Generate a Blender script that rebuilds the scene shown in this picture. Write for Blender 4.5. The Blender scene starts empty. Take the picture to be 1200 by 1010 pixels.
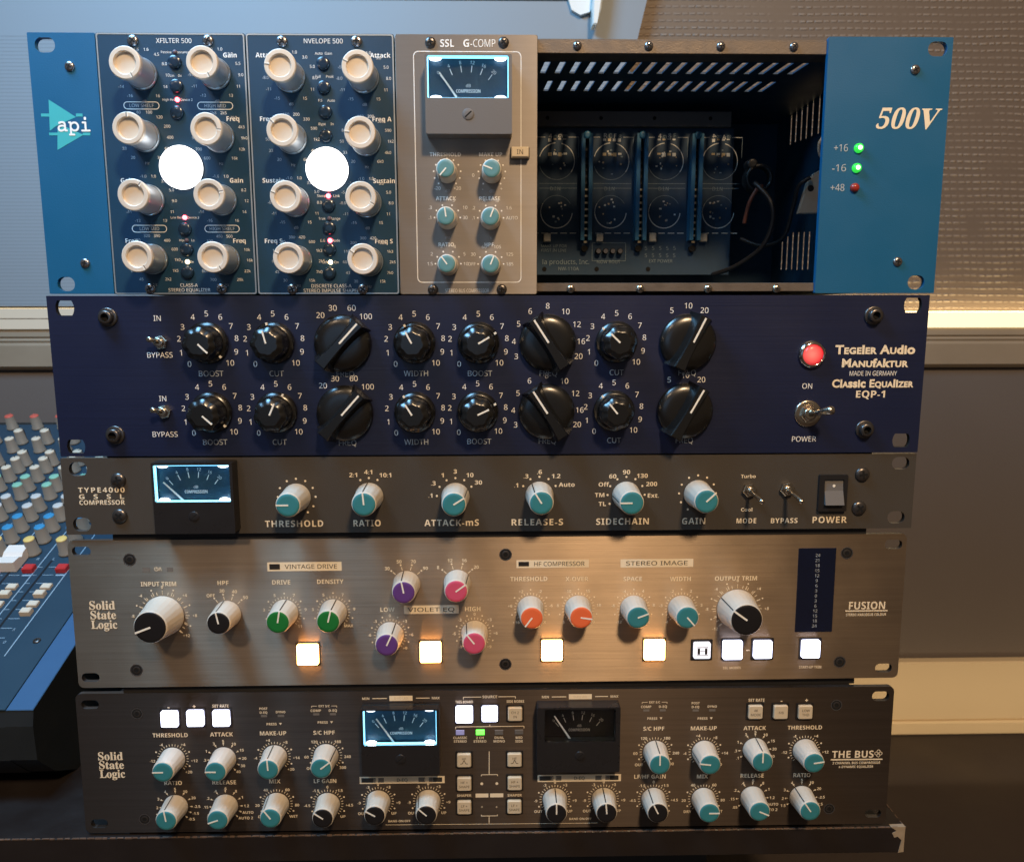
import bpy, bmesh, math, random
from mathutils import Vector, Matrix
from mathutils.geometry import tessellate_polygon

random.seed(7)
SC = bpy.context.scene
COL = SC.collection
MM = 0.001
DESK = 452.0            # height of the top of the stack above the desk, in mm
R = math.radians

# ------------------------------------------------------------------ camera
cam = bpy.data.cameras.new('camera')
camo = bpy.data.objects.new('camera', cam)
COL.objects.link(camo)
cam.sensor_fit = 'HORIZONTAL'
cam.sensor_width = 36.0
cam.lens = 27.0029
cam.clip_start = 0.02
cam.clip_end = 50
camo.matrix_world = Matrix(((0.999818, 0.004268, -0.018607, 0.000366), (-0.019032, 0.146965, -0.988959, -0.425995), (-0.001486, 0.989132, 0.147020, 0.306935), (0, 0, 0, 1)))
cam.dof.use_dof = True
cam.dof.focus_distance = 0.43
cam.dof.aperture_fstop = 18
SC.camera = camo

# ------------------------------------------------------------------ world and lamps
wd = bpy.data.worlds.new('World')
SC.world = wd
wd.use_nodes = True
nt = wd.node_tree
bg = nt.nodes['Background']
tc = nt.nodes.new('ShaderNodeTexCoord')
sx = nt.nodes.new('ShaderNodeSeparateXYZ')
rp = nt.nodes.new('ShaderNodeMapRange')
rp.inputs[1].default_value = -0.8; rp.inputs[2].default_value = 0.8
mx = nt.nodes.new('ShaderNodeMix'); mx.data_type = 'RGBA'
mx.inputs[6].default_value = (0.74, 0.72, 0.72, 1)      # the room's cool side, left
mx.inputs[7].default_value = (1.0, 0.72, 0.48, 1)       # the room's warm side, right
nt.links.new(tc.outputs['Generated'], sx.inputs[0])
nt.links.new(sx.outputs[0], rp.inputs[0])
nt.links.new(rp.outputs[0], mx.inputs[0])
nt.links.new(mx.outputs[2], bg.inputs[0])
bg.inputs[1].default_value = 0.105


def lamp(name, loc, target, size, watts, col, shape='DISK', size_y=None):
    l = bpy.data.lights.new(name, 'AREA')
    l.shape = shape; l.size = size; l.energy = watts; l.color = col
    if size_y: l.size_y = size_y
    o = bpy.data.objects.new(name, l)
    COL.objects.link(o)
    o.location = [loc[0]*MM, loc[1]*MM, (loc[2]+DESK)*MM]
    t = Vector((target[0]*MM, target[1]*MM, (target[2]+DESK)*MM))
    o.rotation_euler = (t - o.location).to_track_quat('-Z', 'Y').to_euler()
    return o


lamp('ceiling_spot', (270, -1000, 760), (0, 0, -250), 0.16, 17.5, (1.0, 0.69, 0.40))
lamp('ceiling_spot', (-520, -900, 560), (-150, 0, -330), 0.10, 1.6, (1.0, 0.74, 0.5))
lamp('cool_fill', (-370, -150, 430), (-220, 120, 60), 0.30, 8.3, (0.27, 0.62, 1.0), 'RECTANGLE', 0.25)
lamp('cool_fill', (-190, -620, -90), (30, 0, -110), 0.34, 0.16, (0.30, 0.60, 1.0), 'RECTANGLE', 0.22)  # added cool fill from the front left; no screen stands there
lamp('skirting_fill', (560, 330, -610), (560, 450, -600), 0.9, 0.17, (1.0, 0.78, 0.48), 'RECTANGLE', 0.04)  # unseen warm lamp, added to brighten the skirting and lower wall

SC.view_settings.view_transform = 'Standard'
SC.view_settings.look = 'None'
SC.view_settings.gamma = 1.0
SC.view_settings.exposure = 0.0
SC.view_settings.use_curve_mapping = False
SC.cycles.max_bounces = 6

# ------------------------------------------------------------------ materials
MATS = {}


def mat(name, base, rough=0.5, metal=0.0, emit=None, es=0.0, noise=0.0, nscale=60, bump=0.0, bscale=900,
        brush=0.0, aniso=0.0, trans=0.0, alpha=1.0, spec=0.5, coat=0.0, ior=1.45):
    m = bpy.data.materials.new(name)
    m.use_nodes = True
    n = m.node_tree; b = n.nodes['Principled BSDF']
    b.inputs['Base Color'].default_value = (*base, 1)
    b.inputs['Roughness'].default_value = rough
    b.inputs['Metallic'].default_value = metal
    b.inputs['Specular IOR Level'].default_value = spec
    b.inputs['IOR'].default_value = ior
    if coat: b.inputs['Coat Weight'].default_value = coat; b.inputs['Coat Roughness'].default_value = 0.1
    if trans: b.inputs['Transmission Weight'].default_value = trans
    if alpha < 1: b.inputs['Alpha'].default_value = alpha
    if emit:
        b.inputs['Emission Color'].default_value = (*emit, 1)
        b.inputs['Emission Strength'].default_value = es
    if noise or bump or brush:
        t = n.nodes.new('ShaderNodeTexCoord')
        mp = n.nodes.new('ShaderNodeMapping')
        n.links.new(t.outputs['Object'], mp.inputs[0])
        if noise:                                   # patchy wear and finger marks: gloss and tone drift a little
            nz = n.nodes.new('ShaderNodeTexNoise')
            nz.inputs['Scale'].default_value = nscale; nz.inputs['Detail'].default_value = 6
            n.links.new(mp.outputs[0], nz.inputs['Vector'])
            r = n.nodes.new('ShaderNodeMapRange')
            r.inputs[1].default_value = 0.3; r.inputs[2].default_value = 0.7
            r.inputs[3].default_value = max(0.03, rough-noise); r.inputs[4].default_value = min(1, rough+noise)
            n.links.new(nz.outputs[0], r.inputs[0]); n.links.new(r.outputs[0], b.inputs['Roughness'])
            c = n.nodes.new('ShaderNodeMix'); c.data_type = 'RGBA'
            c.inputs[6].default_value = (*[x*(1-noise*0.8) for x in base], 1)
            c.inputs[7].default_value = (*[min(1, x*(1+noise*0.8)) for x in base], 1)
            n.links.new(nz.outputs[0], c.inputs[0]); n.links.new(c.outputs[2], b.inputs['Base Color'])
        hsrc = None
        if brush:
            m2 = n.nodes.new('ShaderNodeMapping')
            m2.inputs['Scale'].default_value = (9, 60, 2600)
            n.links.new(t.outputs['Object'], m2.inputs[0])
            bz = n.nodes.new('ShaderNodeTexNoise'); bz.inputs['Scale'].default_value = 1; bz.inputs['Detail'].default_value = 4
            n.links.new(m2.outputs[0], bz.inputs['Vector'])
            m3 = n.nodes.new('ShaderNodeMapping')
            m3.inputs['Scale'].default_value = (5, 60, 420)
            n.links.new(t.outputs['Object'], m3.inputs[0])
            bz2 = n.nodes.new('ShaderNodeTexNoise'); bz2.inputs['Scale'].default_value = 1; bz2.inputs['Detail'].default_value = 3
            n.links.new(m3.outputs[0], bz2.inputs['Vector'])
            ad = n.nodes.new('ShaderNodeMath'); ad.operation = 'ADD'
            n.links.new(bz.outputs[0], ad.inputs[0]); n.links.new(bz2.outputs[0], ad.inputs[1])
            hsrc = ad.outputs[0]
            c = n.nodes.new('ShaderNodeMix'); c.data_type = 'RGBA'
            c.inputs[6].default_value = (*[x*(1-brush) for x in base], 1)
            c.inputs[7].default_value = (*[min(1, x*(1+brush)) for x in base], 1)
            hf = n.nodes.new('ShaderNodeMath'); hf.operation = 'MULTIPLY'; hf.inputs[1].default_value = 0.5
            n.links.new(hsrc, hf.inputs[0]); n.links.new(hf.outputs[0], c.inputs[0])
            n.links.new(c.outputs[2], b.inputs['Base Color'])
        if bump:
            bp = n.nodes.new('ShaderNodeBump'); bp.inputs['Strength'].default_value = bump
            bp.inputs['Distance'].default_value = 0.0003
            if hsrc is None:
                g = n.nodes.new('ShaderNodeTexNoise'); g.inputs['Scale'].default_value = bscale; g.inputs['Detail'].default_value = 2
                n.links.new(mp.outputs[0], g.inputs['Vector']); hsrc = g.outputs[0]
            n.links.new(hsrc, bp.inputs['Height']); n.links.new(bp.outputs[0], b.inputs['Normal'])
    if aniso:
        b.inputs['Anisotropic'].default_value = aniso
        b.inputs['Anisotropic Rotation'].default_value = 0.25
        tg = n.nodes.new('ShaderNodeTangent'); tg.direction_type = 'UV_MAP'; tg.uv_map = 'UVMap'
        n.links.new(tg.outputs[0], b.inputs['Tangent'])
    MATS[name] = m
    return m


mat('blue_enamel', (0.007, 0.104, 0.228), 0.42, noise=0.06, nscale=25, bump=0.25, bscale=1400)
mat('module_blue', (0.008, 0.043, 0.088), 0.42, noise=0.06, nscale=30, bump=0.2, bscale=1500)
mat('edge_alloy', (0.44, 0.49, 0.52), 0.35, 0.7)
mat('navy_anodised', (0.008, 0.0125, 0.042), 0.40, 0.0, noise=0.06, nscale=18, brush=0.2, bump=0.2, spec=0.6)
mat('grey_steel', (0.058, 0.051, 0.044), 0.5, noise=0.06, nscale=22, bump=0.3, bscale=1500)
mat('brushed_alloy', (0.42, 0.328, 0.245), 0.44, 0.93, noise=0.05, nscale=28, brush=0.30, bump=0.25, aniso=0.92)
mat('brushed_module', (0.27, 0.245, 0.225), 0.48, 0.55, brush=0.12, bump=0.10, aniso=0.85)
mat('brushed_dark', (0.085, 0.067, 0.056), 0.46, 0.8, brush=0.42, bump=0.18, aniso=0.9)
mat('black_case', (0.016, 0.016, 0.018), 0.55, noise=0.08, nscale=30)
mat('black_plastic', (0.018, 0.017, 0.018), 0.32, noise=0.08, nscale=60)
mat('black_gloss', (0.006, 0.006, 0.006), 0.27, spec=1.0)
mat('grey_plastic', (0.13, 0.125, 0.125), 0.55, noise=0.05, bump=0.2, bscale=1800)
mat('rail_steel', (0.14, 0.115, 0.095), 0.5, 0.4, noise=0.12, nscale=120, bump=0.4, bscale=1600)
mat('chassis_dark', (0.014, 0.050, 0.095), 0.5, noise=0.06)  # bay paint lifted and blued to stand in for a veil of flare
mat('ivory_knob', (0.62, 0.56, 0.47), 0.42, noise=0.06, nscale=90)
mat('cream_alloy', (0.80, 0.71, 0.60), 0.36, 0.25, noise=0.04)
mat('knob_barrel', (0.62, 0.64, 0.66), 0.34, 0.6, noise=0.05)
mat('cap_teal', (0.036, 0.215, 0.255), 0.45, noise=0.04)
mat('cap_pale_teal', (0.10, 0.26, 0.29), 0.45, noise=0.04)
mat('cap_black', (0.012, 0.011, 0.012), 0.4, noise=0.05)
mat('cap_green', (0.012, 0.17, 0.035), 0.45, noise=0.04)
mat('cap_violet', (0.115, 0.045, 0.22), 0.45, noise=0.04)
mat('cap_pink', (0.62, 0.085, 0.17), 0.45, noise=0.04)
mat('cap_orange', (0.80, 0.155, 0.055), 0.45, noise=0.04)
mat('white_print', (0.84, 0.83, 0.80), 0.6)
mat('soft_print', (0.42, 0.47, 0.52), 0.6)
mat('cream_print', (0.86, 0.74, 0.55), 0.6)
mat('dark_print', (0.03, 0.028, 0.026), 0.6)
mat('grey_print', (0.16, 0.15, 0.14), 0.6)
mat('line_white', (0.85, 0.82, 0.74), 0.5)
mat('chrome', (0.66, 0.62, 0.56), 0.14, 1.0)
mat('nickel', (0.58, 0.52, 0.43), 0.24, 1.0)
mat('screw_dark', (0.13, 0.12, 0.115), 0.30, 0.85)
mat('screw_steel', (0.30, 0.29, 0.30), 0.25, 0.9)
mat('hole_black', (0.004, 0.004, 0.004), 0.9)
mat('cool_white_light', (0.8, 0.8, 0.8), 0.4, emit=(0.86, 0.93, 1.0), es=5.0)
mat('disc_light', (0.8, 0.8, 0.8), 0.4, emit=(0.95, 0.98, 1.0), es=3.0)
mat('amber_light', (0.8, 0.7, 0.5), 0.4, emit=(1.0, 0.44, 0.13), es=20)
mat('violet_white_light', (0.8, 0.8, 0.8), 0.4, emit=(0.72, 0.74, 1.0), es=6)
mat('soft_white_light', (0.8, 0.8, 0.8), 0.4, emit=(0.82, 0.86, 1.0), es=1.15)
mat('cyan_light', (0.6, 0.8, 0.9), 0.3, emit=(0.20, 0.66, 1.0), es=2.4)
mat('red_led', (0.6, 0.02, 0.02), 0.3, emit=(1.0, 0.05, 0.07), es=22.0)
mat('red_led_core', (0.8, 0.3, 0.3), 0.3, emit=(1.0, 0.45, 0.45), es=8.0)
mat('amber_led_core', (0.8, 0.7, 0.5), 0.3, emit=(1.0, 0.72, 0.38), es=8.0)
mat('green_led', (0.02, 0.45, 0.04), 0.25, emit=(0.04, 0.75, 0.07), es=0.9)
mat('green_led_core', (0.4, 0.8, 0.4), 0.3, emit=(0.40, 1.0, 0.36), es=4.0)
mat('red_led_off', (0.32, 0.03, 0.02), 0.2, coat=0.5)
mat('led_off', (0.12, 0.09, 0.12), 0.4)
mat('green_window', (0.1, 0.7, 0.1), 0.4, emit=(0.12, 1.0, 0.06), es=2.6)
mat('bluish_window', (0.25, 0.25, 0.4), 0.4, emit=(0.4, 0.4, 0.9), es=0.25)
mat('red_jewel', (0.5, 0.02, 0.02), 0.25, emit=(1.0, 0.055, 0.05), es=0.85, noise=0.1, nscale=400)
mat('dial_face_lit', (0.014, 0.062, 0.11), 0.45)  # blue cast of the meter lighting is put into the dial colour
mat('dial_dark', (0.014, 0.011, 0.010), 0.45)
mat('dial_print_lit', (0.75, 0.85, 0.9), 0.5, emit=(0.6, 0.85, 1.0), es=0.12)  # scale print glows faintly, standing in for light from the meter's bulbs
mat('dial_print_dark', (0.5, 0.46, 0.4), 0.5)
mat('needle_white', (0.92, 0.92, 0.88), 0.4)
mat('pane', (1, 1, 1), 0.03, trans=1.0, ior=1.12)
mat('display_window', (0.008, 0.011, 0.028), 0.10, coat=0.3)
mat('board_green', (0.015, 0.046, 0.092), 0.6, noise=0.12, nscale=150)
mat('silkscreen', (0.72, 0.74, 0.70), 0.6)
mat('faint_silkscreen', (0.20, 0.27, 0.31), 0.6)
mat('connector_blue', (0.025, 0.13, 0.24), 0.35)
mat('solder', (0.62, 0.52, 0.34), 0.3, 0.8)
mat('wire_dark', (0.02, 0.02, 0.022), 0.4)
mat('wire_brown', (0.18, 0.07, 0.05), 0.4)
mat('nylon_white', (0.50, 0.47, 0.40), 0.5)
mat('logo_teal', (0.05, 0.42, 0.45), 0.5)
mat('button_cream', (0.62, 0.53, 0.39), 0.5, noise=0.03)
mat('button_dark', (0.010, 0.026, 0.050), 0.25, coat=0.3)

# the pilot lamp's lens: its filament makes one hot spot, fading to deep red at the rim
n = MATS['red_jewel'].node_tree; b = n.nodes['Principled BSDF']
tq = n.nodes.new('ShaderNodeTexCoord'); dq = n.nodes.new('ShaderNodeVectorMath'); dq.operation = 'DISTANCE'
dq.inputs[1].default_value = (-0.0012, -0.004, 0.0004)
rq = n.nodes.new('ShaderNodeMapRange'); rq.inputs[1].default_value = 0.0008; rq.inputs[2].default_value = 0.0062
mq = n.nodes.new('ShaderNodeMix'); mq.data_type = 'RGBA'
mq.inputs[6].default_value = (1.0, 0.27, 0.20, 1); mq.inputs[7].default_value = (0.75, 0.02, 0.035, 1)
n.links.new(tq.outputs['Object'], dq.inputs[0]); n.links.new(dq.outputs['Value'], rq.inputs[0])
n.links.new(rq.outputs[0], mq.inputs[0]); n.links.new(mq.outputs[2], b.inputs['Emission Color'])


# ------------------------------------------------------------------ mesh building
class MB:
    """collects faces; x runs right, v runs DOWN the panel, w comes OUT of the panel (all mm)"""
    def __init__(self):
        self.v = []; self.f = []; self.m = []; self.s = []

    def add(self, vs, fs, m=0, smooth=False):
        o = len(self.v)
        self.v += vs
        for f in fs:
            self.f.append([i+o for i in f]); self.m.append(m); self.s.append(smooth)

    def box(self, u0, v0, w0, u1, v1, w1, m=0, b=0.0):
        """box, front edge chamfered by b"""
        if b:
            self.prism([(u0, v0), (u1, v0), (u1, v1), (u0, v1)], w0, w1, m, b)
            return
        vs = [(u0, v0, w0), (u1, v0, w0), (u1, v1, w0), (u0, v1, w0), (u0, v0, w1), (u1, v0, w1), (u1, v1, w1), (u0, v1, w1)]
        self.add(vs, [(0, 1, 2, 3), (4, 7, 6, 5), (0, 4, 5, 1), (1, 5, 6, 2), (2, 6, 7, 3), (3, 7, 4, 0)], m)

    def prism(self, poly, w0, w1, m=0, b=0.0, smooth=False):
        """extrude an outline; the front edge is drawn in by b towards the middle of the outline"""
        n = len(poly)
        cx = sum(p[0] for p in poly)/n; cy = sum(p[1] for p in poly)/n
        def inn(p):
            q = []
            for i in range(2):
                d = p[i]-(cx, cy)[i]
                q.append(p[i]-math.copysign(min(b, abs(d)), d) if abs(d) > 1e-6 else p[i])
            return q
        vs = [(p[0], p[1], w0) for p in poly]
        if b:
            vs += [(p[0], p[1], w1-b) for p in poly]
            vs += [(*inn(p), w1) for p in poly]
            k = 2
        else:
            vs += [(p[0], p[1], w1) for p in poly]; k = 1
        fs = [tuple(range(n))]
        for j in range(k):
            for i in range(n):
                a = j*n+i; c = j*n+(i+1) % n
                fs.append((a, a+n, c+n, c))
        fs.append(tuple(k*n+i for i in reversed(range(n))))
        self.add(vs, fs, m, smooth)

    def plate(self, outer, holes, w0, w1, m=0, me=None):
        """flat plate with holes, extruded w0..w1; me: material of the edges"""
        loops = [outer]+holes
        flat = [Vector((p[0], p[1], 0)) for l in loops for p in l]
        tris = tessellate_polygon([[Vector((p[0], p[1], 0)) for p in l] for l in loops])
        n = len(flat)
        vs = [(p.x, p.y, w1) for p in flat]+[(p.x, p.y, w0) for p in flat]
        fs = []
        for t in tris:
            a, b, c = t
            A = flat[a]; B = flat[b]; Cc = flat[c]
            cr = (B.x-A.x)*(Cc.y-A.y)-(B.y-A.y)*(Cc.x-A.x)
            fs.append((a, c, b) if cr > 0 else (a, b, c))
        self.add(vs, fs+[tuple(i+n for i in reversed(f)) for f in fs], m)
        o = len(self.v)-2*n
        k = 0
        for l in loops:
            L = len(l)
            for i in range(L):
                a = k+i; b = k+(i+1) % L
                self.f.append([o+a, o+b, o+b+n, o+a+n]); self.m.append(m if me is None else me); self.s.append(False)
            k += L

    def lathe(self, prof, n=40, m=0, u=0, v=0, rad=None, smooth=True, cap=True, off=0.0):
        """revolve (r, w) round the axis out of the panel; rad(theta) scales r"""
        vs = []; fs = []
        for r, w in prof:
            for i in range(n):
                a = 2*math.pi*i/n+off
                k = r*(rad(a, w) if rad else 1)
                vs.append((u+k*math.sin(a), v-k*math.cos(a), w))
        for j in range(len(prof)-1):
            for i in range(n):
                a = j*n+i; b = j*n+(i+1) % n
                fs.append((a, b, b+n, a+n))
        self.add(vs, fs, m, smooth)
        if cap:
            o = len(self.v)-len(vs)
            l = len(prof)-1
            self.f.append([o+l*n+i for i in range(n)]); self.m.append(m); self.s.append(False)

    def disc(self, u, v, w, r, m=0, n=16, a0=0):
        self.add([(u+r*math.sin(2*math.pi*i/n+a0), v-r*math.cos(2*math.pi*i/n+a0), w) for i in range(n)], [tuple(range(n))], m)

    def quad(self, u0, v0, u1, v1, w, m=0):
        self.add([(u0, v0, w), (u1, v0, w), (u1, v1, w), (u0, v1, w)], [(0, 1, 2, 3)], m)

    def line(self, a, b, wd, w, m=0):
        du, dv = b[0]-a[0], b[1]-a[1]
        L = math.hypot(du, dv) or 1
        nu, nv = -dv/L*wd/2, du/L*wd/2
        self.add([(a[0]+nu, a[1]+nv, w), (a[0]-nu, a[1]-nv, w), (b[0]-nu, b[1]-nv, w), (b[0]+nu, b[1]+nv, w)], [(0, 1, 2, 3)], m)

    def path(self, pts, wd, w, m=0):
        for i in range(len(pts)-1):
            self.line(pts[i], pts[i+1], wd, w+0.0004*i, m)

    def arc(self, u, v, r, a0, a1, wd, w, m=0, n=24):
        vs = []; fs = []
        for i in range(n+1):
            a = R(a0+(a1-a0)*i/n)
            for k in (r-wd/2, r+wd/2):
                vs.append((u+k*math.sin(a), v-k*math.cos(a), w))
        for i in range(n):
            fs.append((2*i, 2*i+1, 2*i+3, 2*i+2))
        self.add(vs, fs, m)

    def tube(self, pts, r, m=0, n=8):
        """round bar through 3-D points; r a number or one per point"""
        P = [Vector(p) for p in pts]
        rs = r if isinstance(r, (list, tuple)) else [r]*len(P)
        vs = []; fs = []
        for i, p in enumerate(P):
            d = (P[min(i+1, len(P)-1)]-P[max(i-1, 0)]).normalized()
            a = d.orthogonal().normalized() if i == 0 else (prev - d*prev.dot(d)).normalized()
            prev = a
            b = d.cross(a)
            for k in range(n):
                t = 2*math.pi*k/n
                q = p+(a*math.cos(t)+b*math.sin(t))*rs[i]
                vs.append(tuple(q))
        for i in range(len(P)-1):
            for k in range(n):
                c = i*n+k; e = i*n+(k+1) % n
                fs.append((c, e, e+n, c+n))
        fs.append(tuple(reversed(range(n)))); fs.append(tuple((len(P)-1)*n+k for k in range(n)))
        self.add(vs, fs, m, True)

    def mesh(self, name, mats, uv=False):
        me = bpy.data.meshes.new(name)
        me.from_pydata([(a*MM, -c*MM, -b*MM) for a, b, c in self.v], [], self.f)
        for m in mats: me.materials.append(MATS[m])
        me.polygons.foreach_set('material_index', self.m)
        me.polygons.foreach_set('use_smooth', self.s)
        if uv:
            l = me.uv_layers.new(name='UVMap')
            for lp in me.loops:
                q = self.v[lp.vertex_index]
                l.data[lp.index].uv = (q[0]*0.01, -q[1]*0.01+q[2]*0.013)
        if len(self.f) < 4000:
            bm = bmesh.new(); bm.from_mesh(me)
            bmesh.ops.recalc_face_normals(bm, faces=bm.faces); bm.to_mesh(me); bm.free()
        me.update()
        return me


def rrect(u0, v0, u1, v1, r, n=5):
    p = []
    for cx, cy, a0 in ((u1-r, v0+r, 0), (u1-r, v1-r, 90), (u0+r, v1-r, 180), (u0+r, v0+r, 270)):
        for i in range(n+1):
            a = R(a0+90*i/n)
            p.append((cx+r*math.sin(a), cy-r*math.cos(a)))
    return p


# ------------------------------------------------------------------ lettering
GL = {}


def outline(s, bold):
    c = bpy.data.curves.new('letter', 'FONT')
    c.body = s; c.size = 1; c.offset = bold; c.resolution_u = 3
    o = bpy.data.objects.new('letter', c)
    me = bpy.data.meshes.new_from_object(o)
    vs = [(v.co.x, v.co.y) for v in me.vertices]
    fs = [tuple(p.vertices) for p in me.polygons]
    bpy.data.objects.remove(o); bpy.data.curves.remove(c); bpy.data.meshes.remove(me)
    return vs, fs


def glyph(ch, bold):
    k = (ch, bold)
    if k not in GL:
        a = max(v[0] for v in outline('l'+ch+'l', 0)[0]) if ch != ' ' else max(v[0] for v in outline('l l', 0)[0])
        b = max(v[0] for v in outline('ll', 0)[0])
        vs, fs = outline(ch, bold) if ch != ' ' else ([], [])
        GL[k] = (vs, fs, a-b)
    return GL[k]


CAPH = max(v[1] for v in outline('H', 0)[0])


def sans(ch, heavy):
    """the plain or the heavy sans form of a letter or digit"""
    o = ord(ch)
    if 65 <= o <= 90: return chr((0x1D5D4 if heavy else 0x1D5A0)+o-65)
    if 97 <= o <= 122: return chr((0x1D5EE if heavy else 0x1D5BA)+o-97)
    if 48 <= o <= 57: return chr((0x1D7EC if heavy else 0x1D7E2)+o-48)
    return ch


SANSH = max(v[1] for v in outline(sans('H', True), 0)[0])


def text(mb, s, u, v, h, m=0, w=0.12, al='c', bold=0.0, sx=1.0, width=None, shear=0.0, track=0.0, ang=0.0):
    """lettering with capital height h mm, its capitals centred on v; width squeezes it to a width"""
    heavy = bold >= 0.02
    if any(ch.isascii() and ch.isalnum() for ch in s):
        k = h/SANSH; s = ''.join(sans(ch, heavy) for ch in s); bold = 0.0
    else: k = h/CAPH
    x = 0; items = []
    for ch in s:
        vs, fs, adv = glyph(ch, bold)
        items.append((x, vs, fs)); x += adv+track
    tot = (x-track)*k
    if width: sx = width/tot
    x0 = {'c': -tot/2, 'l': 0, 'r': -tot}[al]*sx
    ca, sa = math.cos(R(ang)), math.sin(R(ang))
    for x, vs, fs in items:
        if not vs: continue
        pts = []
        for p in vs:
            X = x0+((x+p[0])*k+p[1]*k*shear)*sx; Y = -(p[1]*k-h/2)
            pts.append((u+X*ca-Y*sa, v+X*sa+Y*ca, w))
        mb.add(pts, [tuple(reversed(f)) for f in fs], m)
    return tot*sx


def ring(mb, u, v, r, items, h, m=0, w=0.12, bold=0.0, ry=None):
    for a, s in items:
        text(mb, s, u+r*math.sin(R(a)), v-(ry or r)*math.cos(R(a)), h, m, w, bold=bold)


def dots(mb, u, v, r, angs, rad, m=0, w=0.1):
    for a in angs: mb.disc(u+r*math.sin(R(a)), v-r*math.cos(R(a)), w, rad, m, 10)


def ticks(mb, u, v, r0, r1, angs, wd, m=0, w=0.1):
    for a in angs:
        s, c = math.sin(R(a)), math.cos(R(a))
        mb.line((u+r0*s, v-r0*c), (u+r1*s, v-r1*c), wd, w, m)


# ------------------------------------------------------------------ objects
def thing(name, label, cat, loc=(0, 0, 0), group=None):
    o = bpy.data.objects.new(name, None)
    o.empty_display_size = 0.02
    COL.objects.link(o); o.location = loc
    o['label'] = label; o['category'] = cat
    if group: o['group'] = group
    return o


class Unit:
    """a rack unit: local u from the panel's left edge, v down from its top edge, w out of its face"""
    def __init__(self, name, label, cat, H, place, group=None, u0=241.3):
        self.H = H; self.U0 = u0
        x, y, z, yaw, tilt = place
        rot = Matrix.Rotation(yaw, 3, 'Z') @ Matrix.Rotation(-tilt, 3, 'X')
        base = Vector((x, y, z+DESK)) - rot @ Vector((0, 0, H))
        self.root = thing(name, label, cat, base*MM, group)
        self.root.rotation_euler = rot.to_euler()

    def loc(self, u, v, w=0):
        return ((u-self.U0)*MM, -w*MM, (self.H-v)*MM)

    def part(self, name, mb, mats, at=None, ang=0, parent=None, uv=False, label=None):
        """link one part; at: the point its mesh is drawn round (else the panel's top-left corner)"""
        me = mb if isinstance(mb, bpy.types.Mesh) else mb.mesh(name, mats, uv)
        o = bpy.data.objects.new(name, me); COL.objects.link(o)
        o.parent = parent or self.root
        if parent is None:
            o.location = self.loc(*(at or (0, 0, 0)))
        elif at:
            o.location = (at[0]*MM, -at[2]*MM, -at[1]*MM)
        o.rotation_euler = (0, R(ang), 0)
        if label: o['label'] = label
        return o


# tilt of the frame: positive tilt leans the top away from the viewer
PROTO = {}


def proto(key, fn):
    if key not in PROTO: PROTO[key] = fn()
    return PROTO[key]


def ssl_knob(U, u, v, ang, cap, R0=7.4, R1=6.3, h=15.0, rib=True, ribs=18):
    """tapered ivory knob with a coloured cap; the pointer is a white stroke on the cap and a dark one down the side"""
    def body():
        m = MB()
        f = (lambda a, w: 1-0.018*(0.5+0.5*math.cos(ribs*a)) if 0.8 < w < h-0.9 else 1) if rib else None
        m.lathe([(R0*0.97, 0.2), (R0, 0.6), (R0*0.985, 1.4), (R0+(R1-R0)*0.5, h*0.5), (R1+0.15, h-1.2), (R1, h-0.5), (R1-0.35, h-0.12), (R1-0.8, h-0.05)], 72, 0, rad=f)
        return m.mesh('knob', ['ivory_knob'])
    def capm():
        m = MB()
        m.lathe([(R1-0.45, h-0.4), (R1-0.5, h+0.12), (R1-0.8, h+0.3), (R1-2.0, h+0.34)], 40, 0)
        return m.mesh('cap', [cap])
    def point():
        m = MB()
        wd = 0.085*R1+0.28
        m.box(-wd/2, -R1+0.25, h+0.30, wd/2, 0.3, h+0.46, 0)
        n = 5
        for i in range(n):
            t0, t1 = i/n, (i+1)/n
            rr = lambda t: R0+(R1+0.1-R0)*t+0.06
            w0, w1 = 0.9+(h-1.6)*t0, 0.9+(h-1.6)*t1
            m.add([(-0.3, -rr(t0), w0), (0.3, -rr(t0), w0), (0.3, -rr(t1), w1), (-0.3, -rr(t1), w1)], [(0, 3, 2, 1)], 1)
        return m.mesh('pointer', ['line_white', 'dark_print'])
    k = (R0, R1, h, ribs)
    o = U.part('knob', proto(('b',)+k, body), None, (u, v, 0), ang)
    U.part('cap', proto(('c', cap)+k, capm), None, None, 0, o)
    U.part('pointer', proto(('p',)+k, point), None, None, 0, o)
    return o


def screw(U, u, v, r=3.2, kind='screw_dark', h=1.8, w=0, ang=None, parent=None, socket=False, washer=0):
    def mk():
        m = MB()
        if socket:
            m.lathe([(washer, 0.05), (washer, 0.9), (washer-0.4, 1.2), (r+0.1, 1.25)], 36, 0)
            m.lathe([(r, 1.2), (r, h-0.5), (r-0.5, h), (r*0.58, h)], 36, 0, cap=False)
            m.lathe([(r*0.58, h), (r*0.55, h-2.2)], 6, 1, smooth=False)
        else:
            m.lathe([(r, 0.05), (r, h*0.3), (r*0.9, h*0.65), (r*0.65, h*0.9), (r*0.3, h)], 28, 0)
            b = r*0.14; L = r*0.55
            m.box(-b, -L, h*0.7, b, L, h+0.05, 1); m.box(-L, -b, h*0.7, L, b, h+0.03, 1)
        return m.mesh('screw', [kind, 'hole_black'])
    return U.part('screw', proto(('s', r, kind, h, socket, washer), mk), None, (u, v, w), random.uniform(0, 90) if ang is None else ang, parent)


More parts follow.
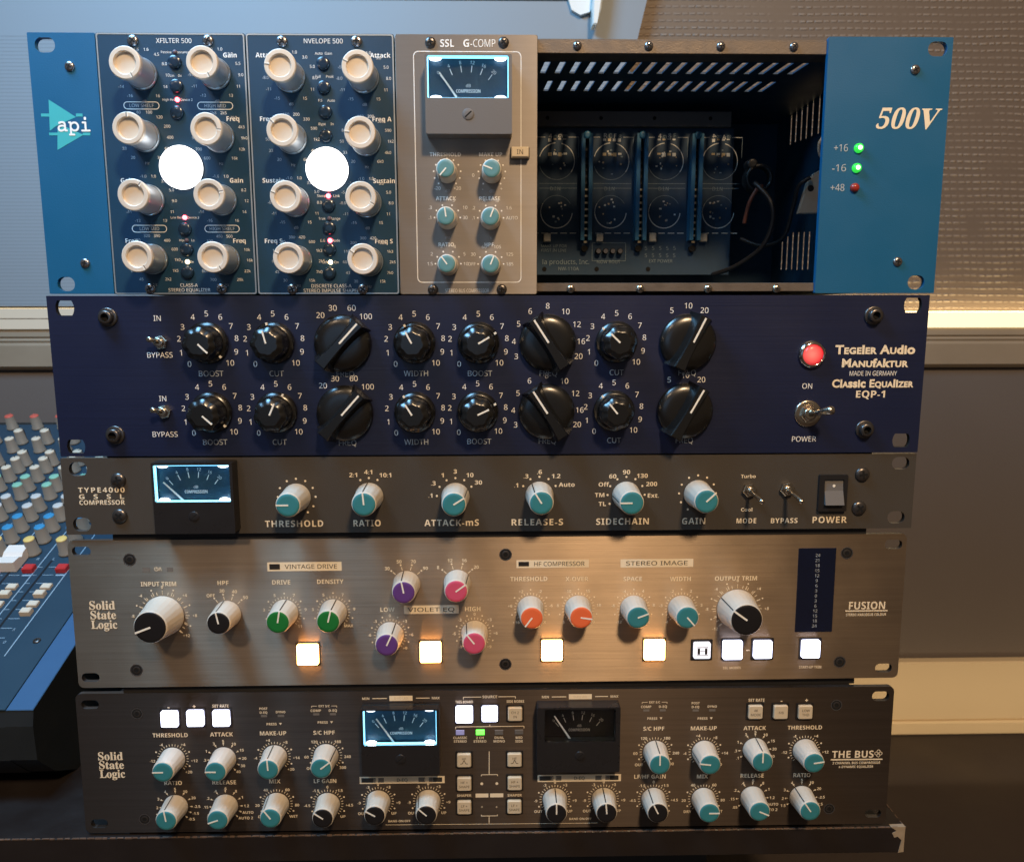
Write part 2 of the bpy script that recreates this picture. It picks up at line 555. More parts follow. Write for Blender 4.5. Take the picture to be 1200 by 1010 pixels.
def sunk_screw(U, u, v, r=3.0):
    """countersunk hole with a socket screw inside"""
    def mk():
        m = MB()
        m.lathe([(r+0.45, 0.05), (r+0.1, 0.12), (r*0.96, 0.06)], 28, 0, cap=False)
        m.disc(0, 0, 0.05, r, 1, 28)
        m.lathe([(r*0.72, 0.06), (r*0.66, 0.14), (r*0.4, 0.15)], 20, 2, cap=False)
        return m.mesh('screw', ['screw_steel', 'hole_black', 'screw_dark'])
    return U.part('screw', proto(('ss', r), mk), None, (u, v, 0), 0)


def toggle(U, u, v, tip, rn=4.3, L=11, metal='nickel', rb=2.2, washer=0):
    """toggle switch: nut and bush on the panel, lever leaning to tip (du, dv)"""
    m = MB()
    if washer: m.lathe([(washer, 0.05), (washer, 0.8), (washer-0.6, 1.1), (rn, 1.15)], 36, 0)
    m.lathe([(rn, 0.1), (rn, 2.2), (rn-0.5, 2.7), (rb+0.6, 2.7)], 6, 0, smooth=False, off=0.3)
    m.lathe([(rb+0.5, 2.6), (rb+0.5, 4.0), (rb, 4.3), (rb*0.8, 4.3)], 20, 0)
    o = U.part('toggle_switch', m, [metal], (u, v, 0))
    l = MB()
    l.tube([(0, 0, 3.5), (tip[0]*0.5, tip[1]*0.5, 3.5+L*0.5), (tip[0]*0.93, tip[1]*0.93, 3.5+L*0.93), (tip[0], tip[1], 3.5+L), (tip[0]*1.03, tip[1]*1.03, 3.9+L)], [rb*0.5, rb*0.62, rb*0.86, rb*0.7, rb*0.25], 0, 14)
    U.part('lever', l, [metal], None, 0, o)
    return o


def lit_button(U, u, v, s, light, h=2.2, frame=1.3, capmark=None, housing='black_plastic', r=0.9, sy=None, mark_mat='grey_print', mh=1.3):
    sy = sy or s
    m = MB()
    f = frame
    m.plate(rrect(-s/2-f, -sy/2-f, s/2+f, sy/2+f, 0.5, 2), [rrect(-s/2-0.15, -sy/2-0.15, s/2+0.15, sy/2+0.15, r, 3)], 0.03, 0.5, 0)
    o = U.part('push_button', m, [housing], (u, v, 0))
    c = MB()
    c.prism(rrect(-s/2, -sy/2, s/2, sy/2, r, 4), 0.05, h, 0, 0.45)
    U.part('button_cap', c, [light], None, 0, o)
    if capmark:
        t = MB()
        for i, ln in enumerate(capmark):
            if ln == '^':
                t.path([(-s*0.26, s*0.22), (-s*0.12, s*0.20), (0, -s*0.06), (s*0.12, s*0.20), (s*0.26, s*0.22)], 0.35, h+0.06, 0)
            elif ln == 'I':
                t.quad(-s*0.30, -s*0.17, -s*0.14, s*0.22, h+0.06); t.quad(s*0.14, -s*0.17, s*0.30, s*0.22, h+0.06)
                t.quad(-s*0.34, -s*0.25, s*0.34, -s*0.20, h+0.06); t.quad(-s*0.34, s*0.25, s*0.34, s*0.30, h+0.06)
                t.quad(-s*0.12, -s*0.02, s*0.12, s*0.02, h+0.06)
            else:
                n = len(capmark)
                text(t, ln, 0, (i-(n-1)/2)*mh*1.75, mh, 0, h+0.06, bold=0.01)
        U.part('button_mark', t, [mark_mat], None, 0, o)
    return o


def led(U, u, v, r, body, core=None, h=1.0, parent=None):
    m = MB()
    m.lathe([(r, 0.04), (r*0.95, h*0.6), (r*0.6, h), (r*0.2, h*1.1)], 20, 0)
    if core: m.lathe([(r*0.5, h*0.99), (r*0.42, h*1.2), (r*0.2, h*1.25)], 16, 1)
    return U.part('indicator_light', m, [body, core or body], (u, v, 0))


def meter(U, b, win, piv, tip, h, lit, bez='black_plastic', numbers=('0', '4', '8', '12', '16', '20'), cover_screw=True, ts=1.6):
    """moving-needle meter: b bezel and win window as u0,v0,u1,v1 on its front; piv, tip of the needle"""
    m = MB()
    m.plate(rrect(*b, 0.8, 3), [rrect(*win, 0.5, 2)], 0.02, h, 0)
    o = U.part('meter', m, [bez])
    dw = h-5.5
    d = MB()
    d.quad(win[0]-1, win[1]-1, win[2]+1, win[3]+1, dw, 0)
    cx = (win[0]+win[2])/2
    W = win[2]-win[0]; Hh = win[3]-win[1]
    pr = 1
    pv = (cx-W*0.02, piv[1]+Hh*0.28)
    for a, s in zip((-39, -23.5, -8, 7.5, 22.5, 37.5), numbers):
        r0 = Hh*0.90; r1 = Hh*1.06
        s_, c_ = math.sin(R(a)), math.cos(R(a))
        d.line((pv[0]+r0*s_, pv[1]-r0*c_), (pv[0]+r1*s_, pv[1]-r1*c_), 0.42, dw+0.1, pr)
        text(d, s, pv[0]+r1*1.07*s_, pv[1]-r1*1.07*c_, ts, pr, dw+0.12, ang=a, bold=0.01)
    text(d, 'dB', cx, win[1]+Hh*0.64, ts*0.95, pr, dw+0.1)
    text(d, 'COMPRESSION', cx, win[1]+Hh*0.77, ts*1.05, pr, dw+0.1, width=W*0.31, bold=0.02)
    U.part('dial', d, ['dial_face_lit' if lit else 'dial_dark', 'dial_print_lit' if lit else 'dial_print_dark'], None, 0, o)
    nd = MB()
    nd.box(-0.33, 0, 0, 0.33, 0.001, 0.01, 0)
    nd = MB()
    du, dv = tip[0]-piv[0], tip[1]-piv[1]
    L = math.hypot(du, dv); nx, ny = -dv/L*0.36, du/L*0.36
    nd.prism([(piv[0]+nx*1.5, piv[1]+ny*1.5), (piv[0]-nx*1.5, piv[1]-ny*1.5), (tip[0]-nx, tip[1]-ny), (tip[0]+nx, tip[1]+ny)][::-1], dw+1.2, dw+1.6, 0)
    U.part('needle', nd, ['needle_white'], None, 0, o)
    if lit:
        e = 0.45
        lm = MB()
        lm.box(win[0], win[1], h-3.2, win[2], win[1]+e*1.3, h-1.4)
        lm.box(win[0], win[3]-e, h-3.2, win[2], win[3], h-1.4)
        lm.box(win[0], win[1]+e*1.4, h-3.2, win[0]+e, win[3]-e*1.1, h-1.4)
        lm.box(win[2]-e, win[1]+e*1.4, h-3.2, win[2], win[3]-e*1.1, h-1.4)
        U.part('edge_light', lm, ['cyan_light'], None, 0, o)
        for su in (0.10, 0.90):
            for sv in (0, 1):
                q = MB()
                x = win[0]+W*su; y = win[1]+0.9 if sv == 0 else win[3]-0.8
                q.lathe([(1.5, 0), (1.2, 0.5), (0.4, 0.8)], 14, 0, x, y)
                q.v = [(x+(a-x)*2.0, y+(c-y)*0.75, d_+h-2.9) for a, c, d_ in q.v]
                U.part('bulb', q, ['cool_white_light'], None, 0, o)
    p = MB()
    p.box(win[0]+0.02, win[1]+0.02, h-1.1, win[2]-0.02, win[3]-0.02, h-0.15)
    U.part('glass_pane', p, ['pane'], None, 0, o)
    if cover_screw:
        s = MB()
        y = (win[3]+b[3])/2-0.8
        s.lathe([(2.9, h-0.1), (2.9, h+0.15), (2.6, h+0.3), (1, h+0.3)], 28, 0, cx, y)
        s.line((cx-1.7, y+1.5), (cx+1.7, y-1.5), 0.7, h+0.33, 1)
        U.part('zero_screw', s, [bez, 'hole_black'], None, 0, o)
    return o


def face(U, H, mats, holes, r=0.4, W=482.6, th=3.0):
    m = MB()
    m.plate(rrect(0, 0, W, H, r, 4), holes, -th, 0, 0, 1 if len(mats) > 1 else None)
    return U.part('front_panel', m, mats, uv=True)


def case(U, H, depth=190, u0=24, u1=458, m="black_case", inset=0.8, bottom=0):
    b = MB()
    b.box(u0, inset, -depth, u1, H+bottom, -3.02)
    return U.part('case', b, [m])


def slot(u, v, w=10.3, h=7.4):
    return rrect(u-w/2, v-h/2, u+w/2, v+h/2, h*0.47, 5)


def dslot(u, v, w=10, h=8):
    """slot with flat top and bottom and rounded sides"""
    p = []
    for s in (1, -1):
        for i in range(7):
            a = R(-42+84*i/6)
            p.append((u+s*(w/2-3.6+math.cos(a)*4.9-1.3), v+s*math.sin(a)*h/2/math.sin(R(42))))
    return p


# ================================================================== the stack, top to bottom
P = ({'api': (0.0000, 0.0000, 0.0000, 0.0000, 0.0000), 'teg': (-1.8525, -0.0842, -133.5902, 0.0013, -0.0045), 'gss': (-1.8348, 0.2518, -222.6514, 0.0045, 0.0010), 'fus': (-2.8401, 1.8012, -270.2396, 0.0050, 0.0160), 'bus': (-5.8990, -0.6094, -362.4536, -0.0031, 0.0158)})

# ------------------------------------------------------------------ module chassis (top)
CH = Unit('module_chassis', 'blue eared rack frame at the top of the stack, its right half an open bay', 'rack frame', 132.5, P['api'])
HA = 132.5
EL = 35.36-0.8
m = MB()
m.plate(rrect(0, 0, EL, HA, 0.5), [slot(8.75, 6.05), slot(9.23, 127.31, 9.3, 7.6)], -3, 0, 0)
earl = CH.part('ear_panel', m, ['blue_enamel', 'edge_alloy'], uv=True)
ER = 416.28+0.2
m = MB()
m.plate(rrect(ER, 0, 482.6, HA, 0.5), [slot(474.63, 5.81), slot(472.3, 126.71, 9.3, 7.6)], -3, 0, 0)
CH.part('ear_panel', m, ['blue_enamel', 'edge_alloy'], uv=True)
for p in ((20.63, 16.52), (20.38, 116.4), (463.3, 16.32), (461.16, 115.67)):
    screw(CH, *p, 2.6, 'screw_steel', 1.2)
# emblem: a teal pointed block cut in two, with a bar through each half
lg = MB()
def tri(pts): lg.add([(a, b, 0.08) for a, b in pts], [tuple(range(len(pts)))], 0)
tri([(8.32, 32.84), (21.68, 41.49), (11.13, 45.99), (7.6, 48.35)])
tri([(10.74, 58), (11.64, 47.7), (15.53, 46.2), (24.93, 50.36)])
lg.quad(3.73, 39.8, 8, 41.32, 0.08); lg.quad(21.83, 39.74, 25.24, 41.26, 0.08)
lg.quad(7.07, 49.34, 11.6, 50.7, 0.085); lg.quad(24.57, 49.29, 28.45, 50.65, 0.085)
text(lg, '\U0001d68a\U0001d699\U0001d692', 20.28, 45.03, 7.2, 1, 0.2, width=18.0, bold=0.012)
CH.part('emblem', lg, ['logo_teal', 'white_print'])
lt = MB()
text(lt, '\U0001d7d3\U0001d7ce\U0001d7ce', 454.92, 40.98, 10.2, 0, width=23, shear=0.27)
text(lt, '\U0001d415', 471.3, 40.93, 10.2, 0, width=10.0, shear=0.26, bold=0.006)
for s, q in (('+16', (426.18, 55.89)), ('-16', (425.85, 66.23)), ('+48', (425.55, 76.43))):
    text(lt, s, *q, 3.6, 1, width=8.0)
CH.part('lettering', lt, ['cream_print', 'soft_print'])
led(CH, 435.7, 56.09, 2.5, 'green_led', 'green_led_core', 2.2)
led(CH, 435.21, 66.35, 2.5, 'green_led', 'green_led_core', 2.2)
led(CH, 434.8, 76.55, 2.4, 'red_led_off', None, 2.2)

# rails, walls and roof of the bay
BL = 262.37
m = MB(); m.box(EL, 1.4, -15, ER+10, 8.2, -2.2, 0, 0.3); m.box(EL, 0.8, -15, ER+10, 1.4, -3.2)
rt = CH.part('top_rail', m, ['rail_steel'])
m = MB(); m.box(EL, 126.84, -15, ER+10, 131.5, -2.2, 0, 0.3)
CH.part('bottom_rail', m, ['rail_steel'])
for x in (675.5, 760, 845.5, 932.5):
    screw(CH, (-16.434+0.44536*x), 4.4, 2.3, 'screw_steel', 1.6, -2.2)
for x in (667.5, 749.5, 830, 911.5):
    screw(CH, (-28.823+0.46582*x), 130.05, 2.3, 'nickel', 1.6, -2.2)
WR = 455.0                                  # inner face of the right wall
ros = []
for k in range(18):
    t = k/17
    A = (267.67, -58.65, 416.17, -56.57); B = (269.48, -38.31, 418.07, -36.19)
    a = [A[0]+(A[2]-A[0])*t, A[1]]; b = [B[0]+(B[2]-B[0])*t, B[1]]
    ros.append([(a[0], a[1]), (a[0]+3.4, a[1]), (b[0]+3.4, b[1]), (b[0], b[1])])
for k in range(17):
    t = k/16
    A = (271.85, -94.78, 410.48, -92.89); B = (273.51, -73.99, 412.19, -72.06)
    a = [A[0]+(A[2]-A[0])*t, A[1]]; b = [B[0]+(B[2]-B[0])*t, B[1]]
    ros.append([(a[0], a[1]), (a[0]+3.2, a[1]), (b[0]+3.2, b[1]), (b[0], b[1])])
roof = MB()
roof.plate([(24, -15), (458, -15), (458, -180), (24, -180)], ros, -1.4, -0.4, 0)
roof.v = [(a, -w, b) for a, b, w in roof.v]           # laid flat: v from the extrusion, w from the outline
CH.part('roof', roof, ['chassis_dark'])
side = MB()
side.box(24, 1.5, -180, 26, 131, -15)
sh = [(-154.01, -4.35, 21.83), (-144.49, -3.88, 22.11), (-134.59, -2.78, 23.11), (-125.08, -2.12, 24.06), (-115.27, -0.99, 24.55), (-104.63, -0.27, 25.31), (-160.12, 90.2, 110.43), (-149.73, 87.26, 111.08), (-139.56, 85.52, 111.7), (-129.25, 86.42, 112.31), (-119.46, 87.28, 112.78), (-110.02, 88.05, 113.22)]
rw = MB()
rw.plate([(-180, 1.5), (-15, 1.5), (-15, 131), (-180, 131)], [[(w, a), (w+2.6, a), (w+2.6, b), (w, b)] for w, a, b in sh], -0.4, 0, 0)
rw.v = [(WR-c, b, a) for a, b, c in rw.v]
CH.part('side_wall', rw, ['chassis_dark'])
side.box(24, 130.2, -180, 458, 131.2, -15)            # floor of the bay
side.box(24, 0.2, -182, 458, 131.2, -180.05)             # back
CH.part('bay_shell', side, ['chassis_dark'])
bar = MB()
bar.box(30, 7.22, -128, 402.02, 16.88, -121, 0)
for x in (639.5, 702, 764.5, 830): bar.lathe([(1.3, -121), (0.9, -120.6)], 10, 1, (-96.947+0.58393*x), 11.57)
CH.part('cross_bar', bar, ['grey_plastic', 'hole_black'])
PB = 115.86
pcb = MB()
pcb.box(30, 17.16, -126.6, 405.51, PB, -125)
board = CH.part('circuit_board', pcb, ['board_green'])
sk = MB()
W_ = -124.8
for k in range(4):                                    # one printed bay per module: two round socket outlines, pin marks, captions
    cx = 283.24+k*37.7
    for j, (cv, r) in enumerate(((39.14, 12.2), (72.9, 11.0))):
        for a0, a1, ww, mm in ((15, 125, .55, 0), (125, 200, .35, 1), (200, 255, .5, 1), (285, 355, .6, 0)) if j == 0 else ((95, 175, .6, 0), (175, 262, .6, 0), (262, 300, .35, 0), (300, 420, .3, 1)):
            sk.arc(cx, cv, r, a0, a1, ww, W_+0.01*j, mm)
        for i in range(11):
            a = random.uniform(-70, 70) if i < 6 else random.uniform(90, 270); q = random.uniform(3.5, 8.5)
            x = cx+q*math.sin(R(a)); y = cv-q*math.cos(R(a))
            if i % 3 == 0: sk.disc(x, y, W_+0.1, random.uniform(0.35, 0.7), 2, 10)
            else: sk.quad(x-random.uniform(.3, .9), y-random.uniform(.3, .8), x+random.uniform(.3, .9), y+random.uniform(.2, .8), W_+0.05+0.004*i, random.choice((0, 0, 1)))
    y = 22.49
    for i in range(4):
        x = cx-4.5+i*3.4
        text(sk, random.choice('4CUR8GAF'), x, y+random.uniform(-.8, .5), 2.9, i % 2, W_+0.1, bold=0.03, ang=random.choice((0, 90)))
        sk.quad(x-1.5, y+1.6, x+0.6, y+random.uniform(2.2, 4), W_+0.12, 2 if i == 1 else 0)
        sk.quad(cx-6+i*3.5, 33.48, cx-3.6+i*3.5, 33.48+random.uniform(1.2, 2.6), W_+0.1, 0 if i % 2 else 2)
    for i in range(4):
        text(sk, random.choice('58RJ2'), cx-16.6+(i % 2)*1.8, 25.86+i*3.2, 2.8, 0, W_+0.11, ang=90)
    sk.line((cx-18, 23.22), (cx-8, 23.22), .4, W_+0.1, 0); sk.line((cx+8, 23.22), (cx+15, 23.22), .4, W_+0.1, 0)
    sk.line((cx+15, 23.22), (cx+15, 36.59), .35, W_+0.12, 1)
    for yy in (53.94, 57.09): sk.line((cx-12, yy), (cx+14, yy), .3, W_+0.1, 1)
    text(sk, 'D.I.N', cx-1, 57.37, 2.4, 1, W_+0.1)
    for i in range(5): sk.line((cx-17+i*6.6, 87.4), (cx-12.5+i*6.6, 87.4), .5, W_+0.1, 0)
text(sk, 'la products, Inc.', 302.66+4, 107.01, 3.2, 1, W_+0.1, al='r')
text(sk, 'MAKE UP FOR', 281.54, 96.15, 2.0, 1, W_+0.1); text(sk, 'FIRST IN LINE', 281.56, 99.08, 2.0, 1, W_+0.1)
text(sk, 'NW-110A', 291.88, 111.72, 2.4, 1, W_+0.1)
text(sk, 'NOW ROUT', 320.11, 107.01, 2.2, 1, W_+0.1); text(sk, 'EXT POWER', 356.89, 106.42, 2.2, 1, W_+0.1)
for i in range(10):
    text(sk, '5', 346.4+(i % 5)*5.0, 97.62+(i//5)*5.0, 2.6, 1, W_+0.1)
for x in (636, 697.5, 758): sk.disc((-106.850+0.60029*x), 112.02, W_+0.1, 1.6, 3, 14)
CH.part('printed_marks', sk, ['silkscreen', 'faint_silkscreen', 'solder', 'hole_black'], None, 0, None)
for k in range(3):
    cn = MB()
    x = 303.23+k*37.7
    cn.box(x-3.9, 22.49, -125, x-1.3, 92.94, -116, 0)
    cn.box(x+1.3, 22.49, -125, x+3.9, 92.94, -116, 0)
    cn.box(x-1.3, 23.61, -125, x+1.3, 91.77, -121.5, 1)
    for i in range(15):
        y = 31.5+i*4.4
        cn.box(x-1.2, y, -121.4, x+1.2, y+1.3, -120.6, 2 if i > 5 else 3)
    cn.lathe([(2.6, -116), (2.4, -115.2), (1.2, -115.2)], 16, 0, x, 23.61)
    cn.lathe([(2.2, -125), (2.2, -121)], 12, 1, x-0.5, 98.2)
    CH.part('edge_connector', cn, ['connector_blue', 'hole_black', 'solder', 'wire_dark'])
for x, y in ((639, 279), (700.5, 279), (762.5, 279), (822.5, 277)):
    c = MB(); u_, v_ = (-104.768+0.59685*x), 90.6
    c.box(u_-2.4, v_-2.8, -125, u_+2.4, v_+2.8, -121, 0, 0.5)
    CH.part('chip', c, ['nylon_white'])
tb = MB()
for i in range(4):
    u_ = 312.48+i*5.05
    tb.lathe([(2.0, -125), (2.0, -121), (1.4, -120.6)], 16, 0, u_, 99.96)
    tb.disc(u_, 99.96, -120.4, 1.55, 1, 14)
u_ = 312.48
for a, b in (((u_-4, 94.11), (u_+19.5, 94.11)), ((u_-4, 106.42), (u_+19.5, 106.42)), ((u_-4, 94.11), (u_-4, 106.42)), ((u_+19.5, 94.11), (u_+19.5, 106.42))):
    tb.line(a, b, .35, -124.6, 2)
CH.part('terminal_block', tb, ['hole_black', 'screw_steel', 'faint_silkscreen'])
def curve(P_, n=8):
    q = [P_[0]]+list(P_)+[P_[-1]]; out = []
    for i in range(1, len(q)-2):
        for k in range(n):
            t_ = k/n
            out.append(tuple(0.5*(2*q[i][j]+(q[i+1][j]-q[i-1][j])*t_+(2*q[i-1][j]-5*q[i][j]+4*q[i+1][j]-q[i+2][j])*t_**2+(3*q[i][j]-q[i-1][j]-3*q[i+1][j]+q[i+2][j])*t_**3) for j in range(3)))
    return out+[P_[-1]]


cb = MB()
cb.tube(curve([(415.45, 60.6, -92), (411.51, 63.08, -90), (407.49, 71.44, -92), (406.56, 83.81, -98)]), 1.3, 0, 10)
CH.part('brown_cable', cb, ['wire_brown'])
cb = MB()
cb.tube(curve([(406.38, 60.46, -80), (413.9, 73.51, -70), (415.65, 87.07, -70), (410.97, 101.38, -75), (399.55, 112.2, -90), (388.58, 116.94, -105)]), 1.5, 0, 10)
CH.part('dark_cable', cb, ['wire_dark'])
cb = MB()
cb.tube(curve([(433.75, 61.06, -58), (428.19, 65.46, -62), (428.61, 75.57, -70), (426.79, 94.48, -80), (417.23, 98.79, -92), (406.88, 93.12, -105)]), 1.3, 0, 10)
CH.part('dark_cable', cb, ['wire_dark'])
co = MB()
co.lathe([(9.5, -112), (9.5, -104), (8.5, -103), (7.2, -103), (7.0, -109)], 36, 0, 417.52, 53.65, cap=False)
co.lathe([(3.6, -112), (3.6, -104), (2.8, -103), (1.8, -103)], 24, 0, 412.33, 44.53)
CH.part('grommet', co, ['wire_dark'])
ny = MB()
ny.prism([(429.07, 81.82), (445.08, 81.8), (443.49, 54.78), (437.84, 57.83), (433.91, 63.41), (431.71, 71.57)], -66, -62, 0, 0.4)
ny.disc(435.7, 66.97, -61.9, 2.0, 1, 14)
CH.part('plug_bracket', ny, ['nylon_white', 'wire_dark'])
lp = MB()
lp.tube(curve([(442.48, 52.59, -55), (437.56, 48.62, -55), (436.64, 41.7, -55), (440.47, 36.26, -55)]), 0.9, 0, 8)
CH.part('wire_loop', lp, ['nylon_white'])

# ------------------------------------------------------------------ the three modules in it
def module(name, label, uc, W, mats, H=133.0, group='modules in the blue frame'):
    x, y, z, yaw, tilt = P['api']
    M_ = Unit(name, label, 'audio module', H, (x+uc-241.3, y-0.6, z, yaw, tilt), group, W/2)
    m = MB(); m.prism(rrect(0, 0, W, H, 1.0, 3), -2.2, 0, 0, 0.25)
    M_.part('front_panel', m, mats, uv=True)
    m = MB(); m.box(1, 9, -112, W-1, H-10, -2.3); M_.part('case', m, ['black_case'])
    return M_


def alloy_knob(U, u, v, ang):
    """turned knob: bright flange, grey barrel, cream dished top with a notch"""
    h = 19.5
    def b():
        m = MB()
        m.lathe([(7.7, 0.3), (7.95, 0.7), (7.95, 2.2), (7.5, 2.6)], 56, 1, cap=False)
        m.lathe([(7.3, 2.4), (7.3, h-3.2)], 56, 0, cap=False)
        return m.mesh('knob', ['knob_barrel', 'edge_alloy'])
    def c():
        m = MB()
        m.lathe([(7.3, h-3.4), (7.75, h-2.9), (7.9, h-2.3), (7.9, h-0.5), (7.75, h-0.12), (7.5, h)], 56, 0, cap=False)
        m.lathe([(7.5, h), (5.7, h)], 56, 0, cap=False)
        m.lathe([(5.7, h), (5.42, h-0.25), (5.3, h-0.6), (5.25, h-1.9)], 56, 0, cap=False)
        m.lathe([(5.25, h-1.9), (2.0, h-1.95)], 56, 0)
        return m.mesh('cap', ['cream_alloy'])
    def p():
        m = MB(); m.box(-0.1, -7.65, h-0.5, 0.6, -5.3, h+0.1); m.box(-0.6, -7.6, h-0.5, -0.12, -5.4, h+0.06, 1); return m.mesh('pointer', ['line_white', 'grey_print'])  # grey sliver beside the white line is the notch's shadow, drawn in
    o = U.part('knob', proto('ak', b), None, (u, v, 0), ang)
    U.part('cap', proto('akc', c), None, None, 0, o); U.part('pointer', proto('akp', p), None, None, 0, o)


def small_button(U, u, v):
    def b():
        m = MB(); m.lathe([(3.5, 0.04), (3.4, 1.2), (2.9, 1.7), (1.2, 1.75)], 28, 0); return m.mesh('push_button', ['button_dark'])
    U.part('push_button', proto('sb', b), None, (u, v, 0))


def disc_button(U, u, v, r=11.1):
    m = MB(); m.lathe([(r+0.3, 0.04), (r+0.3, 0.5), (r, 0.6)], 56, 0, cap=False)
    o = U.part('push_button', m, ['black_plastic'], (u, v, 0), label='large round button lit white')
    m = MB(); m.lathe([(r, 0.3), (r, 2.6), (r-0.5, 3.0), (2, 3.1)], 56, 0)
    U.part('button_cap', m, ['disc_light'], None, 0, o)


def edge_line(U, W, H, mat_='edge_alloy'):
    m = MB()
    a = rrect(0.25, 0.25, W-0.25, H-0.25, 1.2, 4); b = rrect(0.95, 0.95, W-0.95, H-0.95, 0.9, 4)
    m.plate(a, [b], 0.02, 0.12, 0)
    U.part('edge_trim', m, [mat_])


A6 = (12, 38, 65, 91, 118, 146)


def scale(t, u, v, right, left, unit, m0=0, m1=1, r=12.6):
    for a, s in zip(A6, right): text(t, s, u+r*1.02*math.sin(R(a)), v-r*math.cos(R(a)), 1.45, m0, bold=0.012)
    for a, s in zip(A6, left): text(t, s, u-r*1.02*math.sin(R(a)), v-r*math.cos(R(a)), 1.45, m1)
    text(t, unit, u, v+r*1.05, 1.4, m1)


def pill(t, u, v, w, h, s):
    t.plate(rrect(u-w/2, v-h/2, u+w/2, v+h/2, h/2-0.01, 5), [rrect(u-w/2+.35, v-h/2+.35, u+w/2-.35, v+h/2-.35, h/2-.36, 5)], 0.04, 0.1, 0)
    text(t, s, u, v, 1.7, 1)


X0 = 35.36-0.2; WX = (188.8-35.36-0.35)/2
def xu(u): return u-X0
XF = module('equalizer_module', 'dark blue equalizer module with two columns of cream knobs, next to the left ear', X0+WX/2, WX, ['module_blue'])
edge_line(XF, WX, 133)
t = MB()
text(t, 'XFILTER 500', xu(75.27), 3.9, 2.3, 0, bold=0.01)
KX = [(58, 20.53, 155), (57.34, 51.44, 0), (57.47, 83.69, 37), (57.18, 114.33, 149), (95.89, 20.21, 155), (96.08, 51.66, 95), (95.59, 83.63, 77), (95.68, 114.59, 149)]
SX = [(['1.6', '4.5', '8.0', '10', '14', '16'], ['-1.6', '-4.5', '-8.0', '-10', '-14', '-16'], 'dB'), (['100', '120', '200', '400', '600', '300'], ['80', '60', '50', '40', '33', '20'], 'Hz'),
      (['1.0', '3.0', '5.0', '9.0', '11', '13'], ['-1.0', '-3.0', '-5.0', '-9.0', '-11', '-13'], 'dB'), (['390', '480', '600', '1k0', '1k5', '2k2'], ['320', '220', '160', '110', '80', '45'], 'Hz'),
      (['1.0', '3.0', '5.5', '9.0', '11', '13'], ['-1.0', '-3.0', '-5.5', '-9.0', '-11', '-13'], 'dB'), (['2k5', '3k3', '4k3', '9k0', '12k', '16k'], ['1k8', '1k4', '1k2', '900', '700', '600'], 'Hz'),
      (['1.0', '3.0', '8.2', '12', '14', '16'], ['-1.6', '-4.2', '-8.2', '-12', '-14', '-16'], 'dB'), (['500', '7k0', '10k', '16k', '22k', '28k'], ['450', '320', '1k2', '900', '800', '700'], 'Hz')]
for (u, v, a), (r_, l_, un) in zip(KX, SX):
    alloy_knob(XF, xu(u), v, a); scale(t, xu(u), v, r_, l_, un)
for q, s in (((56.4, 35.8), 'LOW SHELF'), ((94.61, 35.8), 'HIGH MID'), ((56.13, 98.34), 'LOW MID'), ((94.67, 98.32), 'HIGH SHELF')):
    pill(t, xu(q[0]), q[1], 18.6, 3.9, s)
for q, s in (((103.67, 10.81), 'Gain'), ((103.45, 42.25), 'Freq'), ((103.65, 73.43), 'Gain'), ((103.52, 104.56), 'Freq'), ((47.87, 11.06), 'Gain'), ((47.28, 42.43), 'Freq'), ((46.3, 73.53), 'Gain'), ((46.26, 104.58), 'Freq')):
    text(t, s, xu(q[0]), q[1], 2.3, 0, bold=0.02)
for q, s in (((75.48, 9.47), 'Passive  Resonance'), ((75.17, 20.99), 'Lin    Dx'), ((75.24, 32.85), 'High Res      Device 2'), ((75.3, 92.52), 'Low Res      Device 2'), ((75.55, 104.35), 'Hipass   Lo'), ((75.25, 115.65), 'X        On')):
    text(t, s, xu(q[0]), q[1], 1.15, 0, bold=0.01)
text(t, 'CLASS-A', xu(75.21), 127.99, 1.75, 0, bold=0.01); text(t, 'STEREO EQUALIZER', xu(75.26), 130.53, 1.75, 0, bold=0.01)
XF.part('lettering', t, ['white_print', 'soft_print'])
for q in ((75.15, 14.45), (75.27, 26.13), (74.82, 39.31), (75.13, 98.69), (75.42, 109.22), (75.02, 121.33)): small_button(XF, xu(q[0]), q[1])
for q, b_, c_ in (((75.24, 32.85), 'red_led', 'red_led_core'), ((75.3, 92.52), 'red_led', 'red_led_core'), ((75.55, 104.35), 'led_off', None), ((75.25, 115.65), 'amber_led_core', 'amber_led_core'), ((75.48, 9.47), 'led_off', None)):
    led(XF, xu(q[0]), q[1], 1.15, b_, c_)
disc_button(XF, xu(75.56), 67.16)
for q in ((54.26, 4), (92.82, 3.82), (54.42, 129.88), (92.71, 129.91)): screw(XF, xu(q[0]), q[1], 2.9, 'screw_steel', 1.3)

X1 = X0+WX+0.35
def nu(u): return u-X1
NV = module('envelope_module', 'dark blue envelope shaper module between the equalizer module and the grey compressor module', X1+WX/2, WX, ['module_blue'])
edge_line(NV, WX, 133)
t = MB()
text(t, 'NVELOPE 500', nu(152.04), 3.7, 2.3, 0, bold=0.01)
KN = [(134.3, 21.52, -83), (133.97, 52.25, -47), (134.2, 84.42, -70), (134.32, 115.02, -65), (172.6, 21.72, -65), (172.87, 53.16, -87), (172.34, 84.7, 120), (172.41, 115.54, -54)]
db_ = (['1.0', '3.0', '5.0', '8.0', '11', '15'], ['-1.0', '-3.0', '-5.0', '-8.0', '-11', '-15'], 'dB')
fa_ = (['200', '330', '590', '1k2', '4k0', '6k0'], ['160', '110', '80', '50', '33', '20'], 'Hz')
fs_ = (['420', '600', '1k3', '2k5', '7k0', '15k'], ['300', '200', '110', '60', '43', '30'], 'Hz')
for (u, v, a), (r_, l_, un) in zip(KN, [db_, fa_, db_, fs_]*2):
    alloy_knob(NV, nu(u), v, a); scale(t, nu(u), v, r_, l_, un)
